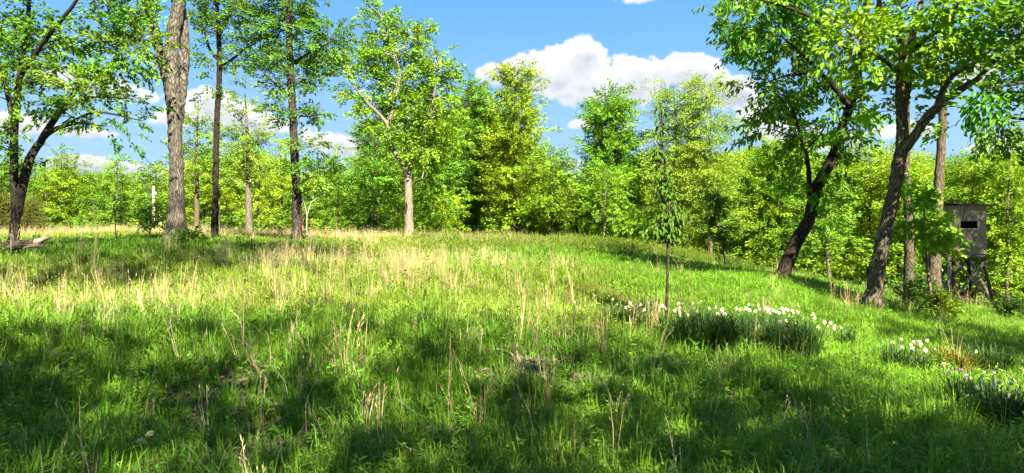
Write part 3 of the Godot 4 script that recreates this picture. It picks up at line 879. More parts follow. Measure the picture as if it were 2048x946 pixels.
# trees behind and beside the camera: the photograph shows only the shade they throw over the near grass
func shading_trees() -> void:
	var k := 0
	for s in [[0.2, 4.2, 12.5, 4.2, 5.0, "middle"], [5.7, 3.2, 11.5, 3.8, 4.5, "right"], [-4.8, 5.6, 12.0, 4.2, 5.0, "left"], [-4.0, 1.6, 18.5, 3.6, 13.6, "tallest"], [12.6, -3.2, 11.0, 3.4, 5.0, "outer right"], [21.6, -20.5, 13.0, 3.0, 5.0, "far right"]]:
		var b := Vector3(s[0], H(s[0], s[1]), s[1])
		var high: float = s[2]
		var w: float = s[3]
		var low: float = s[4]
		var over := Vector3(2.4, 0, -3.1) if s[5] == "tallest" else Vector3.ZERO
		var pts := PackedVector3Array([Vector3.ZERO, Vector3(0.1, high * 0.35, 0.1), over * 0.6 + Vector3(-0.1, high * 0.7, 0), over + Vector3(0.1, high * 0.95, 0)])
		var masses := []
		rng.seed = 900 + k
		for i in 30:
			var a := rr(0, TAU)
			var q := sqrt(rng.randf())
			masses.append([over + Vector3(cos(a) * w * q * (1.45 if s[5] == "tallest" else 0.8), lerpf(low + 0.8, high - 0.5, rng.randf()), sin(a) * w * q * 0.8), Vector3(w * 0.42, 0.9, w * 0.42), 43])
		tree("shade_tree", "broad tree behind the viewer shading the near grass, %s of six" % s[5], "tree", "trees behind the viewer", b, [[pts, PackedFloat32Array([0.18, 0.14, 0.09, 0.03])]], masses,
			{"seed": 910 + k, "bark": Color(0.16, 0.14, 0.12), "leaf": Color(0.10, 0.19, 0.012), "spray": "oak", "spread": 0.7, "first_bough": low * 0.8, "each": 5})
		k += 1

# ------------------------------------------------------------------ young trees in the meadow
func saplings() -> void:
	var d := 11.0
	var b := G(1334, d)
	var t := thing("pear_sapling", "slim sapling with glossy dark hanging leaves above the daffodils", "sapling", b)
	rng.seed = 401
	var stem := PackedVector3Array([Vector3(0, -0.1, 0), P(1334, 600, d) - b, P(1336, 500, d) - b, P(1338, 420, d) - b, P(1330, 330, d) - b, P(1321, 205, d) - b])
	var f: Array = refine(stem, PackedFloat32Array([0.026, 0.022, 0.02, 0.016, 0.011, 0.004]), 0.12)
	var s := Shape.new()
	s.tube(f[0], f[1], 8, Color(0.13, 0.10, 0.075))
	part("trunk", s.commit(mat.bark_fine), t)
	var kinds := []
	for i in 4:
		var l := Shape.new()
		var k := 0.8 + i * 0.13
		l.leaf(Vector3.ZERO, Vector3.RIGHT, Vector3.UP, 0.086, 0.044, 0.007 + i * 0.003, Color(0.055 * k, 0.12 * k, 0.010 * k))
		kinds.append(l.commit(mat.leaf_glossy))
	var crown := Node3D.new()
	crown.name = "crown"
	t.add_child(crown, true)
	var twigs := Shape.new()
	for body in [[1320, 225, 9, 30, 30], [1319, 268, 12, 24, 26], [1316, 305, 17, 18, 34], [1324, 345, 20, 24, 50], [1330, 385, 24, 22, 55], [1336, 420, 30, 24, 80], [1348, 440, 34, 22, 60], [1312, 455, 26, 16, 46], [1342, 468, 30, 18, 60], [1296, 468, 12, 10, 14], [1372, 432, 12, 14, 12]]:
		for i in body[4]:
			var q := rdir() * pow(rng.randf(), 0.45)
			var at := P(body[0] + q.x * body[2], body[1] + q.y * body[3], d) - b + Vector3(0, 0, q.z * body[2] * d / FOCAL)
			var out := Vector3(q.x, 0, q.z)
			var dir := (out.normalized() * rr(0.1, 0.7) + Vector3(0, rr(-1.0, -0.25), 0) + rdir() * 0.25).normalized()
			var up := (out * 0.8 + Vector3.UP * 0.6 + rdir() * 0.5).normalized()
			var z := dir.cross(up).normalized()
			up = z.cross(dir)
			var o := part("leaf", kinds[rng.randi() % 4], crown)
			var sc := rr(0.75, 1.25)
			o.transform = Transform3D(Basis(dir * sc, up * sc, z * sc), at)
			if i % 3 == 0:
				var on: Vector3 = f[0][0]
				for p: Vector3 in f[0]:
					if absf(p.y - at.y + 0.12) < absf(on.y - at.y + 0.12): on = p
				twigs.tube(PackedVector3Array([on, on.lerp(at, 0.5) + Vector3(0, 0.03, 0), at]), PackedFloat32Array([0.005, 0.004, 0.002]), 3, Color(0.12, 0.09, 0.06))
	var inner := PackedFloat32Array()
	for body in [[1317, 310, 8, 30, 50], [1327, 375, 14, 36, 90], [1338, 440, 28, 28, 190], [1318, 464, 26, 14, 70]]:
		for i in body[4]:
			var q := rdir() * pow(rng.randf(), 0.6)
			var at := P(body[0] + q.x * body[2], body[1] + q.y * body[3], d) - b + Vector3(0, 0, q.z * body[2] * d / FOCAL)
			var dir := (Vector3(q.x, 0, q.z) * 0.6 + Vector3(0, rr(-1.0, -0.25), 0) + rdir() * 0.25).normalized()
			var z := dir.cross((Vector3(q.x, 0.6, q.z) + rdir() * 0.5).normalized()).normalized()
			row(inner, Basis(dir, z.cross(dir), z), at, Color.WHITE * rr(0.8, 1.2))
	scatter("inner_foliage", kinds[1], inner, t)
	part("twig_network", twigs.commit(mat.stick), t, "stuff")
	grown("shaded_sapling", "small dark sapling in shade on the slope right of the tall sapling", "", 1453, 24, 412, 22, 0.33, {"seed": 402, "radius": 0.035, "tiers": 5, "lobes": 2, "leaf": Color(0.08, 0.15, 0.015), "spray": "oak", "dens": 60.0, "each": 6, "spread": 0.14, "size": 0.85, "flare": 0.0, "lean": -0.22})
	grown("thin_sapling", "thin nearly bare sapling standing in front of the pale grass strip, far left", "", 233, 24, 392, 12, 0.35, {"seed": 403, "radius": 0.022, "tiers": 4, "lobes": 1, "leaf": Color(0.08, 0.15, 0.015), "spray": "oak", "dens": 14.0, "each": 3, "spread": 0.16, "size": 0.6, "flare": 0.0, "bark": Color(0.05, 0.045, 0.04)})
	grown("thin_sapling", "small dark-crowned sapling left of the massive oak beside two pale posts", "", 300, 28, 405, 20, 0.35, {"seed": 404, "radius": 0.03, "tiers": 4, "lobes": 2, "leaf": Color(0.08, 0.15, 0.015), "spray": "oak", "dens": 24.0, "each": 5, "spread": 0.2, "size": 0.8, "flare": 0.0, "bark": Color(0.05, 0.045, 0.04)})
	# bare stems beside the tall sapling
	for g in [[1348, 560, 1372, 655, 10.6, "curved thin stem"], [1378, 520, 1378, 650, 10.4, "tallest straight stem"], [1384, 570, 1380, 652, 10.5, "short upright stem"], [1358, 575, 1376, 655, 10.8, "slanting stem"]]:
		var p0 := G(g[2], g[4])
		var p1 := P(g[0], g[1], g[4])
		var sh := Shape.new()
		sh.tube(PackedVector3Array([Vector3(0, -0.05, 0), (p1 - p0) * 0.5 + Vector3(0.03, 0, 0), p1 - p0]), PackedFloat32Array([0.006, 0.005, 0.002]), 5, Color(0.16, 0.085, 0.05))
		var o := part("briar_stem", sh.commit(mat.stick), self, "", p0)
		tag(o, "%s of reddish brown briar beside the tall sapling" % g[5], "briar stem", "bare briar stems")
	var bp := G(1330, 10.9)
	var br := Shape.new()
	br.tube(PackedVector3Array([Vector3(0, 0.1, 0), P(1290, 620, 10.8) - bp, P(1240, 590, 10.6) - bp, P(1190, 568, 10.4) - bp, P(1150, 572, 10.3) - bp]), PackedFloat32Array([0.006, 0.005, 0.004, 0.003, 0.002]), 5, Color(0.17, 0.10, 0.06))
	tag(part("briar_stem", br.commit(mat.stick), self, "", bp), "long arching briar cane reaching left from the tall sapling", "briar stem", "bare briar stems")

# ------------------------------------------------------------------ the wood round the meadow
func skyline(px: float) -> float:
	var pts := [-400, 300, 0, 320, 130, 335, 200, 335, 250, 330, 300, 375, 340, 330, 400, 290, 460, 290, 540, 300, 600, 330, 690, 335, 740, 290, 900, 210, 960, 210, 1080, 300, 1150, 350, 1200, 340, 1300, 290, 1400, 300, 1500, 300, 1560, 292, 1620, 310, 1720, 310, 1800, 300, 1900, 318, 2000, 305, 2500, 290]
	for i in range(0, pts.size() - 2, 2):
		if px < pts[i + 2]:
			return lerpf(pts[i + 1], pts[i + 3], (px - pts[i]) / (pts[i + 2] - pts[i]))
	return 300.0

func woods() -> void:
	rng.seed = 500
	var greens := [Color(0.115, 0.21, 0.015), Color(0.135, 0.225, 0.014), Color(0.10, 0.195, 0.016), Color(0.16, 0.23, 0.015), Color(0.085, 0.175, 0.016)]
	var words := ["fresh green", "bright green", "mid green", "yellow-green", "deep green"]
	var sides := [[-200, "beyond the twin-stemmed tree"], [60, "left of the massive oak"], [330, "behind the slender dark trunk"], [620, "right of the tall dark oak"], [830, "behind the pale forked tree"], [1080, "below the round-topped tree"], [1300, "behind the tall sapling"], [1500, "behind the leaning trunk"], [1720, "behind the forked hickory"], [1900, "behind the hunting box"], [9999, ""]]
	# the front row of the wood, each a tree of its own
	var px := -250.0
	var k := 0
	var seen := {}
	var place := ["", ", second from left", ", third from left", ", fourth from left", ", fifth from left", ", sixth from left", ", seventh from left"]
	while px < 2320.0:
		var right := smoothstep(1250.0, 1700.0, px)
		var d := lerpf(62.0, 46.0, right) + rr(-5.0, 7.0)
		var top := skyline(px) + rr(-38.0, 60.0)
		var g := rng.randi() % 5
		if px > 1750.0 and rng.randf() < 0.5: g = 3
		var where := ""
		for s in sides.size() - 1:
			if px >= sides[s][0] and px < sides[s + 1][0]: where = sides[s][1]
		if px < -200: where = sides[0][1]
		var seed_ := 520 + k
		var said: String = "%s tree in the wood edge %s" % [words[g], where]
		seen[said] = seen.get(said, -1) + 1
		grown("wood_edge_tree", said + place[mini(seen[said], 6)], "trees of the wood edge " + where, px, d, top, rr(26.0, 50.0) * 50.0 / d, (rr(0.06, 0.2) if k % 2 == 0 else rr(0.25, 0.5)), {"seed": seed_, "radius": rr(0.10, 0.20), "tiers": 6, "lobes": 3, "shape": ["oval", "round", "cone", "oval"][k % 4], "leaf": greens[g] * rr(0.9, 1.1), "spray": "far" if d > 52 else "mid", "size": 0.85 if d > 52 else 1.1, "dens": 6.5 if d > 52 else 9.0, "each": 7, "flat": rr(0.2, 0.5), "vary": 0.10, "bark": Color(0.15, 0.13, 0.11) * rr(0.6, 2.6)})
		rng.seed = 7000 + k
		px += rr(26.0, 50.0)
		k += 1
	# deeper in, the wood is one mass: whole trees of four builds
	rng.seed = 600
	var builds := []
	for i in 4:
		var sh := Shape.new()
		var tr := Shape.new()
		tr.tube(PackedVector3Array([Vector3(0, -1, 0), Vector3(0.1, 5, 0), Vector3(-0.1, 10, 0.1), Vector3(0, 13.5, 0)]), PackedFloat32Array([0.2, 0.15, 0.09, 0.02]), 6, Color(0.16, 0.14, 0.11))
		for c in 80:
			var f := pow(rng.randf(), 0.8)
			var w := 3.4 * sqrt(maxf(0.06, 1.0 - pow(absf(f - 0.4) / 0.62, 2.0)))
			var a := rr(0, TAU)
			var q := sqrt(rng.randf())
			var at := Vector3(cos(a) * w * q, 1.2 + f * 12.5, sin(a) * w * q)
			var tone := 1.0 + rng.randfn() * 0.16
			for l in 60:
				var o := Vector3(rng.randfn() * 0.75, rng.randfn() * 0.3, rng.randfn() * 0.75)
				var dir := (o + rdir() * 0.4 + Vector3(0, -0.15, 0)).normalized()
				var up := (Vector3.UP + rdir() * 0.6).normalized()
				up = (up - dir * up.dot(dir)).normalized()
				var kk := tone * rr(0.8, 1.2)
				sh.kite(at + o, dir, up, rr(0.19, 0.34), rr(0.12, 0.2), 0.02, Color(kk * rr(0.9, 1.1), kk, kk))
		var m := sh.commit(mat.leaf)
		builds.append(tr.commit(mat.stick, m))
	var rows := [PackedFloat32Array(), PackedFloat32Array(), PackedFloat32Array(), PackedFloat32Array()]
	for i in 620:
		var ppx := rr(-500.0, 2550.0)
		var right := smoothstep(1250.0, 1700.0, ppx)
		var d := lerpf(rr(66.0, 110.0), rr(52.0, 105.0), right)
		var b := G(ppx, d)
		var top := skyline(ppx) + rr(0.0, 75.0)
		var high := clampf(P(ppx, top, d).y - b.y, 4.0, 24.0)
		var sc := high / 13.7
		var wide := clampf(sc * 0.85, 0.6, 1.05)
		var turn := Basis(Vector3.UP, rr(0, TAU)) * Basis.from_scale(Vector3(wide, sc, wide))
		row(rows[i % 4], turn, b, greens[rng.randi() % 5] * rr(1.25, 1.65))
	for i in 4:
		var o := scatter("deep_woods", builds[i], rows[i], self)
		tag(o, "mass of leafy trees deep in the wood behind its edge", "woods", "deep woods", "stuff")
	# bushes and low boughs under the edge
	var under := PackedFloat32Array()
	for i in 4200:
		var ppx := rr(-300.0, 2400.0)
		var right := smoothstep(1250.0, 1700.0, ppx)
		var d := lerpf(rr(54.0, 76.0), rr(38.0, 66.0), right)
		var b := G(ppx, d, pow(rng.randf(), 2.2) * 3.0)
		var sc := rr(0.8, 1.3)
		row(under, Basis(Vector3.UP, rr(0, TAU)) * Basis(Vector3.RIGHT, rr(-0.4, 0.4)) * Basis.from_scale(Vector3(sc, sc, sc)), b, greens[rng.randi() % 5] * rr(1.1, 1.6))
	tag(scatter("undergrowth", spray.far, under, self), "low leafy undergrowth along the foot of the wood", "undergrowth", "", "stuff")

# ------------------------------------------------------------------ the hunting box on stilts
func bar(s: Shape, a: Vector3, b: Vector3, w: float, t: float, col: Color) -> void:
	var y := (b - a).normalized()
	var x := y.cross(Vector3.BACK).normalized()
	if x.length() < 0.1: x = Vector3.RIGHT
	s.box((a + b) * 0.5, Vector3(w, a.distance_to(b), t), Basis(x, y, x.cross(y)), col)

func hunting_box() -> void:
	var d := 30.0
	var near_left := P(1907, 505, d - 0.6)
	var floor_y := near_left.y
	var c := Vector3(near_left.x + 0.66, 0, -d)
	var b := Vector3(c.x, H(c.x, c.z), c.z)
	floor_y -= b.y
	var t := thing("hunting_box", "grey plywood hunting box raised on crossed wooden stilts at the right", "hunting box", b)
	t.rotation.y = deg_to_rad(-3.0)
	var w := 1.3
	var dp := 1.2
	var h := 1.86
	var grey := Color(0.205, 0.17, 0.125)
	var I := Basis()
	# front wall with a real slit window, built of four boards round the opening
	var wx0 := -w / 2 + 0.30
	var wx1 := -w / 2 + 0.95
	var wy0 := floor_y + 0.95
	var wy1 := floor_y + 1.24
	var front := Shape.new()
	front.box(Vector3(0, (floor_y + wy0) / 2, dp / 2), Vector3(w, wy0 - floor_y, 0.03), I, grey)
	front.box(Vector3(0, (wy1 + floor_y + h) / 2, dp / 2), Vector3(w, floor_y + h - wy1, 0.03), I, grey)
	front.box(Vector3((-w / 2 + wx0) / 2, (wy0 + wy1) / 2, dp / 2), Vector3(wx0 + w / 2, wy1 - wy0, 0.03), I, grey)
	front.box(Vector3((wx1 + w / 2) / 2, (wy0 + wy1) / 2, dp / 2), Vector3(w / 2 - wx1, wy1 - wy0, 0.03), I, grey)
	var fw := part("front_wall", front.commit(mat.board), t)
	var frame := Shape.new()
	frame.box(Vector3((wx0 + wx1) / 2, wy0 - 0.02, dp / 2 + 0.03), Vector3(wx1 - wx0 + 0.12, 0.035, 0.06), I, Color(0.5, 0.47, 0.42))
	part("window_sill", frame.commit(mat.board), fw)
	for spec in [["side_wall", Vector3(-w / 2, floor_y + h / 2, 0), Vector3(0.03, h, dp - 0.034)], ["side_wall", Vector3(w / 2, floor_y + h / 2, 0), Vector3(0.03, h, dp - 0.034)], ["back_wall", Vector3(0, floor_y + h / 2, -dp / 2), Vector3(w, h, 0.03)]]:
		var s := Shape.new()
		s.box(spec[1], spec[2], I, grey * rr(0.92, 1.02))
		part(spec[0], s.commit(mat.board), t)
	var batten := Shape.new()
	batten.box(Vector3(-w / 2 - 0.01, floor_y + h / 2, dp / 2 + 0.01), Vector3(0.05, h, 0.05), I, grey * 0.9)
	part("corner_batten", batten.commit(mat.board), t)
	var roof := Shape.new()
	roof.box(Vector3(0.06, floor_y + h + 0.04, 0.0), Vector3(w + 0.52, 0.05, dp + 0.5), Basis(Vector3.BACK, deg_to_rad(-3.0)), Color(0.05, 0.05, 0.05))
	part("roof", roof.commit(mat.board), t)
	var deck := Shape.new()
	deck.box(Vector3(0, floor_y - 0.03, 0), Vector3(w + 0.04, 0.05, dp + 0.04), I, Color(0.24, 0.2, 0.16))
	part("floor", deck.commit(mat.board), t)
	for s in [1.0, -1.0]:
		var beam := Shape.new()
		beam.box(Vector3(-0.03, floor_y - 0.125, s * (dp / 2 - 0.05)), Vector3(w + 0.26, 0.135, 0.05), I, Color(0.15, 0.135, 0.11))
		part("floor_beam", beam.commit(mat.board), t)
	var wood := Color(0.17, 0.13, 0.095)
	var foot := 0.18
	var feet := {}
	for sx in [-1.0, 1.0]:
		for sz in [-1.0, 1.0]:
			var top := Vector3(sx * (w / 2 - 0.12), floor_y - 0.06, sz * (dp / 2 - 0.10))
			var low := Vector3(sx * (w / 2 + foot), -0.1, sz * (dp / 2 + foot))
			low.y = H(b.x + low.x, b.z + low.z) - b.y - 0.1
			feet[[sx, sz]] = [top, low]
			var l := Shape.new()
			l.tube(PackedVector3Array([low, low.lerp(top, 0.5) + Vector3(0.02, 0, 0), top]), PackedFloat32Array([0.07, 0.065, 0.06]), 8, wood, 0.0, null, true)
			part("leg", l.commit(mat.bark_fine), t)
	var post := Shape.new()
	post.box(Vector3(-w / 2 - 0.16, (floor_y - 0.06) / 2 - 0.08, dp / 2 + 0.06), Vector3(0.10, floor_y + 0.1, 0.10), I, Color(0.22, 0.20, 0.175))
	part("pale_post", post.commit(mat.wood), t)
	for pair in [[[-1.0, 1.0], [1.0, 1.0]], [[-1.0, -1.0], [1.0, -1.0]], [[-1.0, 1.0], [-1.0, -1.0]], [[1.0, 1.0], [1.0, -1.0]]]:
		var p: Array = feet[pair[0]]
		var q: Array = feet[pair[1]]
		var out := Vector3(0, 0, 0.07 * signf(pair[0][1])) if pair[0][1] == pair[1][1] else Vector3(0.07 * signf(pair[0][0]), 0, 0)
		for k in 2:
			var a: Vector3 = (p if k == 0 else q)[1].lerp((p if k == 0 else q)[0], 0.08)
			var e: Vector3 = (q if k == 0 else p)[1].lerp((q if k == 0 else p)[0], 0.86)
			var s := Shape.new()
			bar(s, a + out * (1.0 + 0.75 * k), e + out * (1.0 + 0.75 * k), 0.10, 0.045, Color(0.16, 0.135, 0.105) if k == 0 else wood * 0.7)
			part("cross_brace", s.commit(mat.board), t)
	var bx := Shape.new()
	var bp := Vector3(b.x - 0.2, H(b.x - 0.2, b.z - 0.1), b.z - 0.1)
	bx.box(Vector3(0, 0.2, 0), Vector3(1.1, 0.42, 0.7), I, Color(0.02, 0.02, 0.022))
	bx.box(Vector3(0, 0.425, 0), Vector3(1.16, 0.03, 0.76), I, Color(0.025, 0.025, 0.027))
	tag(part("storage_trough", bx.commit(mat.stick), self, "", bp), "low black trough lying on the ground under the hunting box", "trough")

# ------------------------------------------------------------------ small things on the left and on the crest
func left_bits() -> void:
	var d := 17.4
	var b := G(20, d)
	rng.seed = 700
	mown.append([b.x + 0.5, b.z + 0.9, 2.2, 1.5])
	var log_ := thing("fallen_log", "weathered broken log with a bare upturned branch lying at the far left", "log", b)
	var s := Shape.new()
	s.tube(PackedVector3Array([P(-40, 503, d + .2) - b, P(0, 496, d) - b, P(35, 490, d - .1) - b, P(68, 484, d - .1) - b, P(82, 483, d) - b]), PackedFloat32Array([0.13, 0.125, 0.105, 0.085, 0.04]), 14, Color(0.46, 0.38, 0.28), 0.22, noise_b, true)
	part("log_body", s.commit(mat.bark), log_)
	s = Shape.new()
	s.tube(PackedVector3Array([P(60, 486, d - .1) - b, P(80, 482, d - .1) - b, P(92, 477, d - .2) - b, P(103, 474, d - .3) - b]), PackedFloat32Array([0.085, 0.07, 0.05, 0.018]), 8, Color(0.52, 0.44, 0.34), 0.1, noise_b, true)
	part("branch", s.commit(mat.wood), log_)
	for i in 6:
		s = Shape.new()
		var x := rr(20, 92)
		s.tube(PackedVector3Array([P(x, 494 + rr(-2, 3), d - .25) - b, P(x + 14, 491 + rr(-2, 2), d - .3) - b, P(x + rr(22, 32), 489 + rr(-2, 3), d - .3) - b]), PackedFloat32Array([0.022, 0.018, 0.004]), 5, Color(0.38, 0.27, 0.18), 0.0, null, true)
		part("splinter", s.commit(mat.wood), log_)
	b = G(22, 16.9)
	s = Shape.new()
	s.tube(PackedVector3Array([Vector3(0, -0.1, 0), Vector3(0, 0.2, 0), Vector3(0.0, 0.34, 0), Vector3(0, 0.44, 0)]), PackedFloat32Array([0.016, 0.015, 0.010, 0.010]), 8, Color(0.66, 0.61, 0.54), 0.0, null, true)
	s.tube(PackedVector3Array([Vector3(-0.022, 0.53, 0), Vector3(-0.02, 0.46, 0), Vector3(0, 0.43, 0), Vector3(0.02, 0.46, 0), Vector3(0.022, 0.53, 0)]), PackedFloat32Array([0.006, 0.006, 0.006, 0.006, 0.006]), 6, Color(0.66, 0.61, 0.54), 0.0, null, true)
	tag(part("pale_stake", s.commit(mat.stick), self, "", b), "pale stake with a small forked top at the twin-stemmed tree's foot", "stake")
	# two pale posts and the low grey roof by them
	for p in [[307, 372, 44.0, 0.085, "taller of two pale posts left of the massive oak"], [321, 428, 44.0, 0.07, "shorter of two pale posts left of the massive oak"]]:
		var q := G(p[0], p[2])
		var high := P(p[0], p[1], p[2]).y - q.y
		s = Shape.new()
		s.tube(PackedVector3Array([Vector3(0, -0.2, 0), Vector3(0.01, high * 0.5, 0), Vector3(0, high, 0)]), PackedFloat32Array([p[3], p[3] * 0.95, p[3] * 0.9]), 10, Color(0.52, 0.42, 0.28), 0.0, null, true)
		var o := thing("pale_post", p[4], "post", q, "pale posts")
		part("shaft", s.commit(mat.wood), o)
		if p[3] > 0.08:
			s = Shape.new()
			s.box(Vector3(0.12, high * 0.86, 0.08), Vector3(0.16, 0.12, 0.1), Basis(), Color(0.8, 0.8, 0.78))
			part("bracket", s.commit(mat.stick), o)
	var sp := G(332, 46.0)
	s = Shape.new()
	s.box(Vector3(0, 0.05, 0), Vector3(1.35, 0.3, 0.9), Basis(), Color(0.16, 0.15, 0.14))
	var shed := thing("low_roofed_box", "low grey flat-roofed box half hidden by the pale grass behind the massive oak", "well cover", sp)
	part("box_wall", s.commit(mat.board), shed)
	s = Shape.new()
	s.box(Vector3(0, 0.225, 0), Vector3(1.6, 0.05, 1.1), Basis(Vector3.BACK, 0.03), Color(0.36, 0.35, 0.35))
	part("roof", s.commit(mat.board), shed)
	# rusty stakes with the leaning plank
	for p in [[606, 433, 29.0, "left one of three rusty stakes, with the plank leaning on it"], [624, 436, 30.0, "middle one of three rusty stakes beside the tall dark oak"], [651, 440, 27.0, "right one of three rusty stakes, standing apart"]]:
		var q := G(p[0], p[2])
		var high := P(p[0], p[1], p[2]).y - q.y
		s = Shape.new()
		bar(s, Vector3(0, -0.2, 0), Vector3(rr(-0.02, 0.02), high, 0), 0.045, 0.012, Color(0.30, 0.13, 0.06))
		bar(s, Vector3(0, -0.2, -0.022), Vector3(0, high, -0.022), 0.01, 0.03, Color(0.28, 0.12, 0.06))
		tag(part("rusty_stake", s.commit(mat.wood), self, "", q), p[3], "fence stake", "rusty stakes")
	var q2 := P(622, 475, 28.5)
	s = Shape.new()
	var pa := P(607, 461, 28.7) - q2
	var pb := P(637, 486, 27.6) - q2
	bar(s, pa, pb, 0.11, 0.035, Color(0.42, 0.34, 0.25))
	tag(part("leaning_plank", s.commit(mat.wood), self, "", q2), "weathered plank leaning from the rusty stake down into the grass", "plank")
	# bare bleached saplings and snags
	var snags := [["bleached forked sapling with bare twigs rising behind the rusty stakes", 38.0, [[612, 470, 614, 430, 622, 405, 630, 385, 634, 372], [622, 405, 634, 396, 646, 392, 652, 384], [614, 430, 610, 410, 604, 395]]],
		["crooked white snag bent over in the grass left of the pale forked tree", 45.0, [[743, 478, 746, 462, 752, 456, 757, 452], [744, 462, 745, 440, 744, 425], [744, 450, 738, 444]]],
		["thin bleached stem among the leaves right of the massive oak", 50.0, [[364, 472, 364, 430, 365, 395]]]]
	for sn in snags:
		var list: Array = sn[2]
		var bb := G(list[0][0], sn[1])
		var o := thing("bare_snag", sn[0], "dead sapling", bb)
		for i in list.size():
			var raw: Array = list[i]
			var pts := PackedVector3Array()
			var rads := PackedFloat32Array()
			for k in raw.size() / 2:
				pts.append(P(raw[k * 2], raw[k * 2 + 1], sn[1]) - bb)
				rads.append((0.030 if i == 0 else 0.018) * (1.0 - 0.8 * k / (raw.size() / 2 - 1.0)))
			if i == 0: pts[0].y = -0.2
			s = Shape.new()
			s.tube(pts, rads, 6, Color(0.33, 0.30, 0.26), 0.0, null, true)
			part("stem" if i == 0 else "branch", s.commit(mat.stick), o)
	# olive cedars at the far left
	for p in [[58, 36.0, 418, 22, "squat olive-green cedar bush right of the twin-stemmed tree"], [8, 38.0, 392, 26, "taller olive-green cedar bush at the left edge of the picture"]]:
		grown("cedar_bush", p[4], "", p[0], p[1], p[2], p[3], 0.02, {"seed": 720 + int(p[0]), "radius": 0.05, "tiers": 6, "lobes": 3, "shape": "cone", "leaf": Color(0.085, 0.095, 0.02), "spray": "needle", "dens": 60.0, "each": 8, "spread": 0.2, "flat": 1.0, "lift": 0.3, "flare": 0.0})
	# low bushes at the feet of trees
	for p in [[372, 19.4, 470, 26, Color(0.06, 0.12, 0.015), "dark low vine tangle round the foot of the massive oak"], [1840, 18.6, 548, 40, Color(0.05, 0.115, 0.012), "dark leafy bush at the foot of the slim grey trunk"], [1880, 17.0, 582, 22, Color(0.14, 0.22, 0.012), "small yellow-green bush at the foot of the crooked pale stem"], [2030, 20.0, 592, 30, Color(0.035, 0.08, 0.012), "dark low shrub on the slope at the right edge"]]:
		var bb := G(p[0], p[1])
		var o := thing("low_bush", p[5], "bush", bb)
		var rows := PackedFloat32Array()
		rng.seed = 740 + int(p[0])
		var high: float = maxf(0.35, P(p[0], p[2], p[1]).y - bb.y)
		var wide: float = p[3] * p[1] / FOCAL
		var st := Shape.new()
		for i in 90:
			var q := rdir() * pow(rng.randf(), 0.4)
			var at := Vector3(q.x * wide, absf(q.y) * high, q.z * wide)
			var sc := rr(0.45, 0.75)
			var col: Color = p[4] * rr(0.75, 1.25)
			row(rows, Basis(Vector3.UP, rr(0, TAU)) * Basis(Vector3.BACK, rr(-0.2, 0.9)) * Basis.from_scale(Vector3(sc, sc, sc)), at, col)
			if i % 4 == 0:
				st.tube(PackedVector3Array([Vector3(q.x * wide * 0.2, -0.05, q.z * wide * 0.2), at * 0.6 + Vector3(0, 0.05, 0), at]), PackedFloat32Array([0.01, 0.007, 0.003]), 3, Color(0.12, 0.09, 0.06))
		part("stem_cluster", st.commit(mat.stick), o, "stuff")
		scatter("foliage", spray.broad, rows, o)

